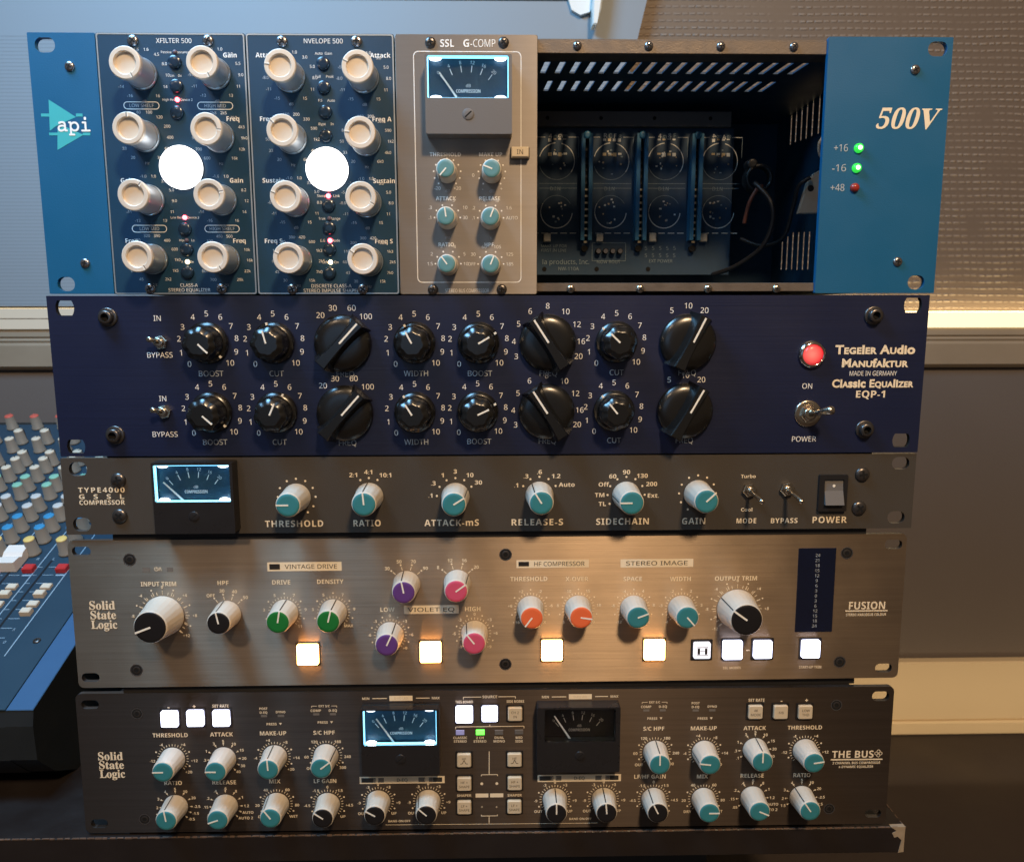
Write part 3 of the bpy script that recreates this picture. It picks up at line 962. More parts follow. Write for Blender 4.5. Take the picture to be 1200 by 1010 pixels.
for q, s in (((122.18, 10.72), 'Attack'), ((181.37, 10.58), 'Attack'), ((122.45, 42.24), 'Freq A'), ((181.29, 42.22), 'Freq A'), ((123.22, 73.4), 'Sustain'), ((181.78, 73.51), 'Sustain'), ((121.71, 104.69), 'Freq S'), ((180.79, 104.81), 'Freq S')):
    text(t, s, nu(q[0]), q[1], 2.3, 0, bold=0.02)
for q, s in (((152.04, 9.75), 'Auto  Gain'), ((152.06, 21.1), 'Full     Peak'), ((152.73, 32.96), 'F.S     Auto'), ((152.07, 44.72), 'Bypt     In'), ((151.95, 81.26), 'Stereo      Link'), ((152.07, 92.99), 'Trak     Range'), ((152.02, 104.46), 'E.G      Mode'), ((151.84, 115.88), 'Left      On')):
    text(t, s, nu(q[0]), q[1], 1.3, 0, bold=0.012)
text(t, 'DISCRETE CLASS-A', nu(151.78), 128.41, 1.8, 0, bold=0.01); text(t, 'STEREO IMPULSE SHAPER', nu(151.87), 130.96, 1.8, 0, bold=0.01)
NV.part('lettering', t, ['white_print', 'soft_print'])
for q in ((151.76, 14.82), (151.72, 26.51), (152.03, 38.72), (151.81, 50.61), (152, 86.29), (151.89, 97.88), (151.71, 109.21), (151.26, 121.77)): small_button(NV, nu(q[0]), q[1])
for q, b_, c_ in (((151.95, 81.26), 'red_led', 'red_led_core'), ((152.07, 92.99), 'led_off', None), ((152.02, 104.46), 'red_led', 'red_led_core'), ((151.84, 115.88), 'amber_led_core', 'amber_led_core')):
    led(NV, nu(q[0]), q[1], 1.2, b_, c_)
disc_button(NV, nu(152.08), 67.83)
for q in ((130.87, 4.01), (169.26, 3.82), (130.75, 130.17), (168.84, 130.2)): screw(NV, nu(q[0]), q[1], 2.9, 'screw_steel', 1.3)

X2 = X1+WX+0.4; WG = 263.37-X2
def gu(u): return u-X2
GC = module('compressor_module', 'grey brushed compressor module with a lit needle meter and six small teal knobs', X2+WG/2, WG, ['brushed_module'])
t = MB()
text(t, 'SSL', gu(216.19), 4.43, 3.7, 0, bold=0.035, width=7.6)
text(t, 'G', gu(226.19), 4.38, 3.7, 0, bold=0.03); text(t, '-COMP', gu(234.85), 4.34, 3.7, 0, width=13.4)
gx0, gx1, gy0, gy1 = gu(198.44), gu(254.89), 8.31, 126.77
t.plate(rrect(gx0, gy0, gx1, gy1, 2.6, 5), [rrect(gx0+.45, gy0+.45, gx1-.45, gy1-.45, 2.2, 5)], 0.03, 0.1, 0)
for q, s in (((214.52, 59.9), 'THRESHOLD'), ((238.46, 59.84), 'MAKE UP'), ((214.47, 82.5), 'ATTACK'), ((237.87, 82.47), 'RELEASE'), ((214.31, 106.55), 'RATIO'), ((237.41, 106.54), 'HPF')):
    text(t, s, gu(q[0]), q[1], 2.0, 0, bold=0.02)
text(t, 'STEREO BUS COMPRESSOR', gu(225.36), 131.03, 1.9, 0, bold=0.015, width=24)
GK = [(215.35, 69.26, -139), (239.13, 69.34, -69), (215.14, 93.21, -8), (238.38, 93.36, 22), (215.25, 117.5, -37), (238.33, 117.64, 22)]
for i, (u, v, a) in enumerate(GK):
    ssl_knob(GC, gu(u), v, a, 'cap_pale_teal', 5.6, 4.9, 12.5)
    x = gu(u)
    if i < 2:
        dots(t, x, v, 7.2, range(-140, 141, 28), 0.45)
        for s, a_ in ((('-20', -148), ('+20', 148)) if i == 0 else (('0', -97), ('-', -150), ('+', 150))): text(t, s, x+10*math.sin(R(a_)), v-9.4*math.cos(R(a_)), 1.7, 0)
        text(t, 'dB', x, v+9.3, 1.6, 1)
    else:
        lab = [['.1', '.3', '1', '3', '10', '30'], ['.1', '.2', '.4', '.8', '1.6', 'AUTO'], ['1.5', '2', '3', '4', '5', '10'], ['OFF', '30', '60', '105', '125', '185']][i-2]
        an = (-90, -58, -22, 22, 58, 90)
        dots(t, x, v-0.8, 6.9, an, 0.45)
        for a_, s in zip(an, lab):
            text(t, s, x+(9.6 if abs(a_) < 80 else 8.2)*math.sin(R(a_)), v-0.8-9.8*math.cos(R(a_)), 1.7, 0, al='c' if abs(a_) < 30 else ('l' if a_ > 0 else 'r'), bold=0.012)
        text(t, ('ms', 's', '', 'Hz')[i-2], x, v+9.6, 1.5, 1)
GC.part('lettering', t, ['white_print', 'soft_print'])
mb_ = [205.31, 13.01, 249.7, 51.86]; wn_ = [206.46, 13.82, 247.98, 34.28]
pv_ = (221.11, 32.94); tp_ = (212.41, 20.82)
meter(GC, (gu(mb_[0]), mb_[1], gu(mb_[2]), mb_[3]), (gu(wn_[0]), wn_[1], gu(wn_[2]), wn_[3]), (gu(pv_[0]), pv_[1]), (gu(tp_[0]), tp_[1]), 11, True, 'grey_plastic')
lit_button(GC, gu(254.08), 59.37, 9.2, 'button_cream', 4.5, 0.5, ['IN'], r=0.4, sy=5.2, mark_mat='dark_print', mh=2.4)
for q in ((207.59, 4.18), (245.58, 4), (206.78, 130.46), (244.21, 130.4)): screw(GC, gu(q[0]), q[1], 2.8, 'screw_dark', 1.5)


# ------------------------------------------------------------------ dark blue valve style equalizer
TG = Unit('rack_equalizer', 'wide navy blue equalizer with sixteen black knobs, below the blue rack frame', 'equalizer', 88.1, P['teg'], 'rack units in the stack')
HT = 88.1
face(TG, HT, ['navy_anodised', 'black_case'], [dslot(9.4, 6.45), dslot(8.95, 82.54, 10, 7.8), dslot(473.57, 5.49), dslot(472.65, 81.24, 10, 7.8)], 0.3)
case(TG, HT, 230, bottom=1.5)
for p in ((32.3, 11.49), (31.28, 76.11), (451.75, 11.19), (451.04, 74.8)):
    screw(TG, *p, 3.7, 'screw_dark', 4.2, socket=True, washer=5.2)
t = MB()
TS = 3.0
ROW = [(85.32, 25.35), (121.2, 25.43), (159, 25.84), (198.13, 25.6), (233.17, 25.67), (271.21, 25.66), (309.18, 25.37), (348.63, 25.64)]
ROW2 = [(85.25, 63.56), (121.1, 63.7), (158.9, 64.33), (197.53, 64.01), (232.49, 63.86), (270.85, 63.82), (308.47, 63.59), (348.27, 63.84)]
ANG = [[135, -14, 43, -28, 60, -33, -46, 26], [133, 24, 42, -32, 65, -33, -39, 29]]


def fluted(U, u, v, ang):
    h = 15.5
    def b():
        m = MB()
        m.lathe([(11.2, 0.5), (11.5, 1.0), (11.5, 2.2), (10.9, 3.2), (9.6, 3.9)], 56, 0, cap=False)
        f = lambda a, w: 1-0.085*abs(math.cos(3.5*a))**3 if w > 3.5 else 1
        m.lathe([(9.7, 3.4), (9.4, 5.0), (9.1, h-2.0), (8.7, h-1.35), (6.7, h-0.45), (6.3, h-0.1), (5.8, h)], 84, 0, rad=f)
        m.box(-0.55, -11.3, 2.9, 0.55, -9.9, 4.1, 1)
        return m.mesh('knob', ['black_gloss', 'line_white'])
    def p():
        m = MB(); m.box(-0.45, -7.0, h-0.3, 0.45, -0.2, h+0.06); return m.mesh('pointer', ['line_white'])
    o = U.part('knob', proto('fk', b), None, (u, v, 0), ang)
    U.part('pointer', proto('fkp', p), None, None, 0, o)


def bar_knob(U, u, v, ang):
    h = 13.5
    def b():
        m = MB()
        m.lathe([(15.4, 0.5), (15.7, 1.2), (15.5, 2.8), (15.0, 3.7), (12.6, 4.9), (10.6, 5.4), (8.0, 5.6), (5, 5.7)], 64, 0)
        n = 9                                               # the grip: waisted bar across the dome
        pl = []
        for i in range(n+1):
            t = -1+2*i/n; pl.append((2.5+0.9*t*t, -15.8+31.6*i/n))
        out = pl+[(-a, b_) for a, b_ in reversed(pl)]
        vs = []; k = len(out)
        for w, sx, sv in ((2.0, 2.0, 1.0), (6.0, 1.5, 1.0), (h-1.0, 1.0, 0.985), (h, 0.8, 0.95)):
            vs += [(a*sx, b_*sv, w) for a, b_ in out]
        fs = [(j*k+i, (j+1)*k+i, (j+1)*k+(i+1) % k, j*k+(i+1) % k) for j in range(3) for i in range(k)]
        fs.append(tuple(3*k+i for i in reversed(range(k))))
        m.add(vs, fs, 0)
        return m.mesh('knob', ['black_gloss'])
    def p():
        m = MB(); m.box(-0.5, -14.8, h-0.3, 0.5, -0.5, h+0.06); return m.mesh('pointer', ['line_white'])
    o = U.part('knob', proto('bk', b), None, (u, v, 0), ang, label='large black pointer knob')
    U.part('pointer', proto('bkp', p), None, None, 0, o)


NUM = [(-137, '0'), (-110, '1'), (-82, '2'), (-57, '3'), (-28, '4'), (0, '5'), (28, '6'), (55, '7'), (81, '8'), (108, '9'), (134, '10')]
FQ = {2: [(-40, '20'), (-16, '30'), (16, '60'), (43, '100')], 5: [(-112, '3'), (-88, '4'), (-59, '5'), (-31, '6'), (0, '8'), (32, '10'), (60, '12'), (88, '16'), (112, '20')], 7: [(-29, '5'), (0, '10'), (29, '20')]}
CP = ['BOOST', 'CUT', 'FREQ', 'WIDTH', 'BOOST', 'FREQ', 'CUT', 'FREQ']
for j, row in enumerate((ROW, ROW2)):
    for i, (u, v) in enumerate(row):
        if i in FQ:
            bar_knob(TG, u, v, ANG[j][i]); ring(t, u, v, 18.6, FQ[i], TS, 0, ry=20.0)
        else:
            fluted(TG, u, v, ANG[j][i]); ring(t, u, v, 15.8, NUM, TS, 0)
        text(t, CP[i], u+0.5, v+16.8, TS, 1)
for s, q in (('IN', (58.78, 12.01)), ('BYPASS', (58.67, 31.89)), ('IN', (58.72, 55.85)), ('BYPASS', (58.46, 75.8)), ('ON', (417.12, 50.09)), ('POWER', (416.79, 80.14))):
    text(t, s, *q, 2.9, 0)


def deco(mb, s, u, v, h, width, m=0):
    """display lettering: tall first letters and ascenders, small capitals between"""
    k = h/CAPH; x = 0; items = []
    for i, ch in enumerate(s):
        first = i == 0 or s[i-1] == ' ' or s.isupper() or ch in '-1'
        if ch == ' ': x += 0.3*k; continue
        if first: g, sc_ = ch, 1.0
        elif ch in 'ldkfi': g, sc_ = ch, 0.98
        elif ch in 'osc' : g, sc_ = ch, 1.05
        else: g, sc_ = ch.upper(), 0.72
        vs, fs, adv = glyph(g, 0.035 if first else 0.045)
        items.append((x, vs, fs, sc_)); x += (adv*sc_+0.03)*k
    f = width/x
    for x_, vs, fs, sc_ in items:
        mb.add([(u-width/2+(x_+p[0]*k*sc_)*f, v+h/2-p[1]*k*sc_, 0.12) for p in vs], [tuple(reversed(q)) for q in fs], m)


deco(t, 'Tegeler Audio', 454.32, 29.89, 4.6, 45.0, 2); deco(t, 'Manufaktur', 454.37, 37.3, 4.4, 37.5, 2)
text(t, 'MADE IN GERMANY', 453.81, 43.11, 2.6, 0, width=27)
deco(t, 'Classic Equalizer', 453.97, 48.77, 4.2, 46.0, 2); text(t, 'EQP-1', 453.42, 54.78, 3.9, 2, bold=0.035, width=18)
TG.part('lettering', t, ['white_print', 'soft_print', 'cream_print'])
toggle(TG, 60.1, 25.08, (-4.2, -2.2), 3.9, 4, 'nickel', 1.9); toggle(TG, 59.3, 63.1, (-4.2, -2.0), 3.9, 4, 'nickel', 1.9)
toggle(TG, 418.15, 65.62, (7.0, -4.0), 5.0, 13, 'nickel', 2.9, washer=7.6)
m = MB(); m.lathe([(7.7, 0.05), (7.7, 0.9), (7.3, 1.8), (6.4, 2.6), (5.8, 2.7), (5.5, 2.0)], 56, 0, cap=False)
o = TG.part('pilot_lamp', m, ['chrome'], (418.51, 32.55))
m = MB(); m.lathe([(5.5, 1.2), (5.3, 2.8), (4.2, 3.6), (2, 4.0), (0.6, 4.1)], 40, 0)
TG.part('lens', m, ['red_jewel'], None, 0, o)

# ------------------------------------------------------------------ flat grey compressor
GS = Unit('rack_compressor', 'slim dark grey compressor with six teal capped knobs and a lit meter at its left', 'compressor', 43.7, P['gss'], 'rack units in the stack')
HG = 43.7
face(GS, HG, ['grey_steel', 'screw_dark'], [slot(9.33, 6.09, 10, 8), slot(8.98, 37.83, 10, 8), slot(473.75, 5.44, 10, 7.2), slot(473.33, 37.22, 10, 7.2)], 0.3)
case(GS, HG, 220, bottom=4.6)
for q in ((31.25, 12.45), (30.56, 32.96), (451.83, 11.81), (451.18, 31.49)): screw(GS, *q, 4.2, 'screw_dark', 2.0)
t = MB()
logo_ = MB()
text(logo_, 'TYPE4000', 21.38, 18, 2.9, 0, bold=0.03, width=26.0, track=0.12); text(logo_, 'G   S   S   L', 21.08, 21.81, 2.7, 0, bold=0.045, width=25.5)
text(logo_, 'COMPRESSOR', 21.1, 25.15, 2.6, 0, bold=0.035, width=25.5)
mb_ = [54.15, 1.16, 97.59, 41.2]; wn_ = [54.06, 2.58, 95.98, 23.21]
pv_ = (68.66, 23.26); tp_ = (58.11, 12.79)
meter(GS, (mb_[0]-0.6, mb_[1], mb_[2], mb_[3]), (wn_[0]+0.6, wn_[1], wn_[2], wn_[3]), pv_, tp_, 9, True)
GKN = [(129.9, 22.91, -90), (170.75, 22.74, -5), (219.46, 23.1, 58), (267.05, 22.68, -32), (316.52, 23.04, -90), (357.46, 22.43, 47)]
for u, v, a in GKN: ssl_knob(GS, u, v, a, 'cap_teal', 8.0, 6.7, 19.0, ribs=14)
DR = 10.6
A9 = [-118, -89, -60, -29, 0, 29, 60, 89, 120]
for i, (u, v, a) in enumerate(GKN):
    if i in (0, 5): dots(t, u, v, DR, A9+([146] if i == 0 else [-150]), 0.62)
    if i == 1: dots(t, u, v, DR, (-27, 0, 27), 0.62)
    if i in (2,): dots(t, u, v, DR, (-88, -58, -28, 0, 28, 58), 0.62)
    if i == 3: dots(t, u, v, DR, (-60, -29, 0, 29, 60), 0.62)
    if i == 4: dots(t, u, v, DR, A9, 0.62)
def wide(s, u, v, h=2.4, al='c'): text(t, s, u, v, h, 0, bold=0.04, sx=1.15, al=al)
u, v, _ = GKN[1]
wide('2:1', u-8.5, v-12.4); wide('4:1', u, v-14.0); wide('10:1', u+9.5, v-12.2)
u, v, _ = GKN[2]
wide('.1', u-14, v-0.6); wide('.3', u-12.5, v-7.7); wide('1', u-7, v-12.3); wide('3', u, v-14.4); wide('10', u+8.2, v-12.3); wide('30', u+13, v-8.0)
u, v, _ = GKN[3]
wide('.1', u-13, v-5.8); wide('.3', u-7.6, v-11); wide('.6', u, v-13.4); wide('1.2', u+9.4, v-11); wide('Auto', u+15.6, v-6)
u, v, _ = GKN[4]
wide('TL', u-13.5, v+5.0); wide('TM', u-15, v-0.2); wide('Off', u-13, v-6.3); wide('60', u-7.8, v-11); wide('90', u, v-13.4); wide('130', u+9, v-11.2); wide('200', u+14.5, v-6.4); wide('Ext.', u+15.5, v+0.3)
for s, q, wd_ in (('THRESHOLD', (127.92, 38.23), 33.2), ('RATIO', (168.92, 38.26), 16.2), ('ATTACK-mS', (217.13, 38.39), 31.2), ('RELEASE-S', (265.79, 38.43), 30.2), ('SIDECHAIN', (314.89, 38.41), 31.0), ('GAIN', (355.87, 38.48), 14.2), ('MODE', (386.24, 38.57), 12.0), ('BYPASS', (408.13, 38.64), 16.0), ('POWER', (434.42, 38.34), 20.4)):
    text(t, s, *q, 3.7 if wd_ > 13 and s != 'BYPASS' else 2.9, 0, bold=0.04, width=wd_, track=0.06)
text(t, 'Turbo', 386.34, 12.54, 2.0, 0, bold=0.035, width=8.6); text(t, 'Cool', 386.2, 32.02, 2.0, 0, bold=0.035, width=7)
GS.part('model_name', logo_, ['cream_print']); GS.part('lettering', t, ['cream_print'])
toggle(GS, 386.93, 20.4, (1.6, 2.8), 4.2, 15, 'nickel', 1.8); toggle(GS, 408.56, 19.95, (2.0, 3.4), 4.2, 15, 'nickel', 1.8)
p0 = (426.71, 11.64); p1 = (443.01, 32.94)
m = MB(); m.plate(rrect(*p0, *p1, 0.6, 3), [rrect(p0[0]+3.0, p0[1]+2.8, p1[0]-2.2, p1[1]-3.6, 0.3, 2)], 0.02, 2.2, 0)
o = GS.part('power_switch', m, ['black_plastic'])
m = MB()
a0, a1, b0, b1 = p0[0]+3.2, p1[0]-2.4, p0[1]+3.0, p1[1]-3.8
m.add([(a0, b0, 0.1), (a1, b0, 0.1), (a1, b1, 0.1), (a0, b1, 0.1), (a0, b0, 1.2), (a1, b0, 1.2), (a1, b1-0.4, 4.6), (a0, b1-0.4, 4.6), (a0, (b0+b1)/2-1, 1.9), (a1, (b0+b1)/2-1, 1.9)],
      [(0, 1, 2, 3), (4, 5, 9, 8), (8, 9, 6, 7), (0, 4, 8, 7, 3), (1, 2, 6, 9, 5), (0, 1, 5, 4), (3, 7, 6, 2)], 0)
m.disc((a0+a1)/2, b0+3.4, 1.75, 0.85, 1, 14)
GS.part('rocker', m, ['grey_plastic', 'line_white'], None, 0, o)

# ------------------------------------------------------------------ brushed bronze-grey colour unit
FU = Unit('rack_processor', 'brushed bronze grey processor with coloured knobs and lit orange square buttons', 'processor', 88.1, P['fus'], 'rack units in the stack')
HF = 88.1
face(FU, HF, ['brushed_alloy', 'screw_dark'], [slot(7.49, 6.3, 10.4, 5.4), slot(7.22, 81.79, 10.2, 5.4), slot(474.97, 6.27, 10.2, 5.6), slot(473.7, 81.95, 10.0, 5.4)], 3.2)
case(FU, HF, 250, bottom=4.8)
for q in ((34.3, 11.45), (33.89, 77.64), (248.75, 10.38), (248.46, 76.73), (447.75, 11.31), (447.12, 77.87)): sunk_screw(FU, *q, 3.2)
t = MB()


def logo(t, u, v, dv, h, m=0):
    for i, s in enumerate(('Solid', 'State', 'Logic')):
        s2 = ''.join(chr(0x1D400+ord(c)-65) if c.isupper() else chr(0x1D41A+ord(c)-97) for c in s)
        text(t, s2, u+0.25*i, v+(i-1)*dv, h, m, al='l', width=15.0, bold=0.012)


lg_ = MB(); logo(lg_, 9.31, 43.97, 5.75, 4.9); FU.part('maker_logo', lg_, ['cream_print'])
text(t, 'INPUT TRIM', 49.84, 25.87, 2.6, 0, bold=0.03, width=20.5); text(t, 'HPF', 86.38, 25.58, 2.5, 0, bold=0.03)
text(t, '\u23fb/\\', 49.9, 17.08, 2.0, 0, bold=0.02)
t.quad(41.03, 16.09, 45.45, 18.75, 0.06, 2); t.quad(55.02, 16.22, 58.5, 18.62, 0.06, 2)
def tag_box(u0, v0, u1, v1, s, lamp_):
    t.quad(u0, v0, u1, v1, 0.06, 0)
    x0 = u0
    if lamp_:
        t.quad(u0+1.2, v0+1.0, u0+7.2, v1-1.0, 0.14, 3); x0 = u0+7.5
    text(t, s, (x0+u1)/2, (v0+v1)/2, 2.5, 1, 0.16, bold=0.012, width=(u1-x0)*0.86)
tag_box(112.05, 13.73, 154.47, 18.99, 'VINTAGE DRIVE', True)
tag_box(189.67, 40.25, 221.44, 45.34, 'VIOLET EQ', False)
tag_box(255, 13.74, 296.95, 18.41, 'HF COMPRESSOR', True)
tag_box(315.34, 13.78, 357.75, 18.68, 'STEREO IMAGE', False)
for s, q in (('DRIVE', (119.58, 25.55)), ('DENSITY', (147.57, 25.43)), ('LOW', (179.95, 42.56)), ('HIGH', (229.55, 42.69)), ('THRESHOLD', (262.22, 24.93)), ('X-OVER', (290.08, 25.2)), ('SPACE', (322.61, 25.52)), ('WIDTH', (350.66, 25.8)), ('OUTPUT TRIM', (383.15, 25.81))):
    text(t, s, *q, 2.6, 0, bold=0.03)
FK = [((51.61, 44.72), -111, 'cap_black', 1), ((88.13, 43.95), -11, 'cap_black', 0), ((121.02, 43.68), 10, 'cap_green', 0), ((149.02, 43.7), 14, 'cap_green', 0),
      ((191.52, 27.23), -11, 'cap_violet', 0), ((181.45, 57.8), 25, 'cap_violet', 0), ((220.79, 26.84), 54, 'cap_pink', 0), ((230.6, 57.44), -38, 'cap_pink', 0),
      ((263.18, 42.88), -143, 'cap_orange', 0), ((291.04, 42.89), 99, 'cap_orange', 0), ((323.34, 43.25), 69, 'cap_teal', 0), ((351.38, 43.56), 139, 'cap_teal', 0), ((384.2, 44.17), -54, 'cap_black', 1)]
LAB = [['-12', '-8', '-4', '0', '+4', '+8', '+12'], 'h', ['1', '3', '5', '7', '9', '11'], ['1', '3', '5', '7', '9', 'MAX'], 'q', ['-9', '-6', '-3', '0', '+3', '+6', '+9'], 'q2', ['-9', '-6', '-3', '0', '+3', '+6', '+9'],
       ['+10', '+6', '+2', '-2', '-6', 'X'], ['5', '8', '10', '15', '18', '20'], ['-12', '-8', '-4', '4', '8', '12'], ['-4', '-3', '-2', '2', '3', '4'], ['-12', '-8', '-4', '0', '+4', '+8', '+12']]
for ((u, v), a, c, big), lb in zip(FK, LAB):
    if big: ssl_knob(FU, u, v, a, c, 11.8, 9.2, 18.0, ribs=24)
    else: ssl_knob(FU, u, v, a, c, 7.9, 6.6, 15.0, ribs=18)
    r = 12.4 if big else 8.4
    if lb in ('h', 'q', 'q2'):
        an = (-48, -16, 16, 48) if lb != 'h' else (-38, -10, 18, 46)
        sv = {'h': ('OFF', '30', '40', '50'), 'q': ('30', '50', '70', '90'), 'q2': ('8', '12', '16', '20')}[lb]
        ticks(t, u, v, r, r+2.0, an, 0.42); dots(t, u, v, r+3.2, an, 0.55)
        for a_, s in zip(an, sv): text(t, s, u+(r+6.4)*math.sin(R(a_)), v-(r+5.4)*math.cos(R(a_)), 1.9, 0, bold=0.025)
    else:
        n = 21 if big else 25
        an = [-138+276*i/(n-1) for i in range(n)]
        ticks(t, u, v, r, r+(1.7 if big else 1.2), an, 0.36)
        m_ = len(lb)
        lab = [-136+272*i/(m_-1) for i in range(m_)]
        R3 = r+(4.6 if big else 3.2)
        for a_, s in zip(lab, lb): text(t, s, u+R3*1.04*math.sin(R(a_)), v-R3*math.cos(R(a_)), 1.7, 0, bold=0.03)
        mid = [(lab[i]+lab[i+1])/2 for i in range(m_-1)]
        ticks(t, u, v, r, r+2.4, lab+mid if big else [], 0.4)
        dots(t, u, v, R3-(0.8 if big else 0.2), mid, 0.5)
text(t, 'SSL MODES', 382.62, 80.67, 1.5, 0, bold=0.035, width=10.8); text(t, 'START-UP TRIM', 429.6, 80.74, 1.6, 0, bold=0.035, width=13.6)
t.quad(390.75, 69.63, 392.81, 70.19, 0.08, 0)
mn = MB(); text(mn, 'FUSION', 461.46, 43.11, 4.6, 0, bold=0.03, width=22.6); mn.quad(448.68, 46.01, 473.9, 46.75, 0.08, 0)
text(mn, 'STEREO ANALOGUE COLOUR', 461.18, 48.66, 1.6, 0, bold=0.035, width=24); FU.part('model_name', mn, ['cream_print'])
FU.part('lettering', t, ['cream_print', 'dark_print', 'grey_print', 'screw_dark'])
for q in ((133.46, 68.84), (204.75, 68.26), (275.76, 68.09), (336.08, 68.52)):
    lit_button(FU, *q, 12.2, 'amber_light', 2.4, 0.9, r=1.0)
lit_button(FU, 364.16, 69.07, 9.8, 'soft_white_light', 2.4, 1.5, ['I'], mark_mat='dark_print'); lit_button(FU, 382.29, 69.03, 11.2, 'violet_white_light', 2.6, 0.9)
lit_button(FU, 400.25, 68.99, 10.6, 'violet_white_light', 2.4, 1.4); lit_button(FU, 428.8, 69.02, 10.6, 'violet_white_light', 2.4, 1.3)
q0 = (419.23, 8.09); q1 = (441.3, 58.94)
m = MB(); m.prism(rrect(q0[0], q0[1], q1[0], q1[1], 0.2, 2), 0.03, 0.35, 0, 0.12)
o = FU.part('level_display', m, ['display_window'])
m = MB()
for i, s in enumerate('24 21 18 15 12 9 6 3 0 3 6 12 15 18 24'.split()):
    text(m, s, (q0[0]+q1[0])/2+0.3, q0[1]+4.2+i*(q1[1]-q0[1]-8)/14, 1.8, 0, 0.5)
FU.part('display_numbers', m, ['soft_print'], None, 0, o)

# ------------------------------------------------------------------ dark bus compressor at the bottom
BU_ = Unit('bus_compressor', 'dark brushed compressor with two needle meters, lowest in the stack on the desk', 'compressor', 88.1, P['bus'], 'rack units in the stack')
HB = 88.1
face(BU_, HB, ['brushed_dark', 'screw_dark'], [slot(8.18, 6.7, 10.2, 5.4), slot(8.28, 82.01, 10.0, 5.6), slot(474.66, 6.03, 10.2, 6), slot(474.61, 81.31, 9.8, 5.2)], 3.2)
case(BU_, HB, 250, bottom=1.2)
for q in ((35.08, 12.64), (35.26, 79.54), (448.53, 11.42), (447.65, 77.9)): sunk_screw(BU_, *q, 3.0)
t = MB()
lg_ = MB(); logo(lg_, 10.17, 44.53, 5.6, 4.9); BU_.part('maker_logo', lg_, ['cream_print'])
mn = MB()
text(mn, 'THE BUS', 460.13, 42.64, 4.5, 0, bold=0.035, width=25.5)
pc = (475.51, 42.26)
for k in range(4): mn.arc(pc[0]+1.3*math.sin(R(90*k)), pc[1]-1.3*math.cos(R(90*k)), 0.95, 0, 360, 0.35, 0.1+0.004*k, 0, 12)
mn.quad(446.87, 45.62, 478.2, 46.46, 0.08, 0)
text(mn, '2 CHANNEL BUS COMPRESSOR', 462.52, 48.15, 1.55, 0, bold=0.03, width=29); text(mn, '& DYNAMIC EQUALISER', 462.4, 50.63, 1.5, 0, bold=0.03, width=21); BU_.part('model_name', mn, ['cream_print'])
for s, q in (('THRESHOLD', (53.73, 26.17)), ('ATTACK', (83.77, 25.95)), ('MAKE-UP', (114.02, 25.57)), ('S/C HPF', (144.12, 25.51)), ('RATIO', (53.58, 56.38)), ('RELEASE', (83.78, 56.35)), ('MIX', (113.69, 56.05)), ('LF GAIN', (143.69, 56.18)),
             ('S/C HPF', (339.75, 25.03)), ('MAKE-UP', (369.5, 25.07)), ('ATTACK', (400.12, 25.28)), ('THRESHOLD', (430.25, 25.27)), ('LF/HF GAIN', (338.08, 55.58)), ('MIX', (369.58, 55.84)), ('RELEASE', (399.74, 55.69)), ('RATIO', (429.86, 55.71))):
    text(t, s, *q, 2.5, 0, bold=0.03)
thr = (25, [('-12', -97), ('-4', -35), ('+4', 35), ('+12', 97), ('+20', 140)])
att = (0, [('.1', -120), ('.3', -95), ('1', -65), ('3', -30), ('5', 0), ('10', 33), ('15', 62), ('20', 90), ('30', 115), ('40', 140)])
mk_ = (25, [('-4', -95), ('+4', -20), ('+8', 35), ('+14', 95), ('+20', 138)])
hpf = (25, [('60', -95), ('120', -38), ('180', 38), ('240', 95), ('300', 135), ('OUT', -138)])
rat = (0, [('1.5', -120), ('2', -95), ('3', -65), ('4', -32), ('5', 0), ('10', 32), ('20', 62), ('-2.5', 92), ('-1.5', 116), ('-0.5', 140)])
rel = (0, [('.05', -125), ('.15', -95), ('.2', -65), ('.4', -32), ('.6', 0), ('.8', 33), ('1', 62), ('1.2', 92), ('AUTO', 115), ('AUTO 2', 138)])
mix = (25, [('20', -95), ('40', -35), ('60', 35), ('80', 95), ('WET', 138), ('DRY', -138)])
lfg = (25, [('-4.5', -95), ('-1.5', -38), ('0', 0), ('+1.5', 38), ('+4.5', 95), ('UP', 138)])
eq = (25, [('-9', -95), ('-3', -33), ('0', 0), ('+3', 33), ('+9', 95), ('OUT', -135), ('UP', 135)])
BK = [((54.46, 41.07), -91, 't', thr), ((84.52, 41.21), -90, 't', att), ((114.64, 40.24), -3, 't', mk_), ((145.03, 39.85), 53, 't', hpf),
      ((54.48, 71.23), -8, 't', rat), ((84.18, 71.18), -109, 't', rel), ((114.66, 70.44), -36, 't', mix), ((144.91, 70.92), -55, 'b', lfg),
      ((175.12, 69.64), -60, 'b', eq), ((205.05, 69.64), -48, 'b', eq), ((281, 69.56), 0, 'b', eq), ((310.35, 69.61), -5, 'b', eq),
      ((340.82, 39.74), 0, 't', hpf), ((370.19, 40.07), -83, 't', mk_), ((400.67, 38.77), 0, 't', att), ((430.79, 39.69), 82, 't', thr),
      ((340.38, 69.98), -26, 'b', lfg), ((370.67, 70.36), 90, 't', mix), ((400.29, 69.75), 114, 't', rel), ((430.09, 69.8), -34, 't', rat)]
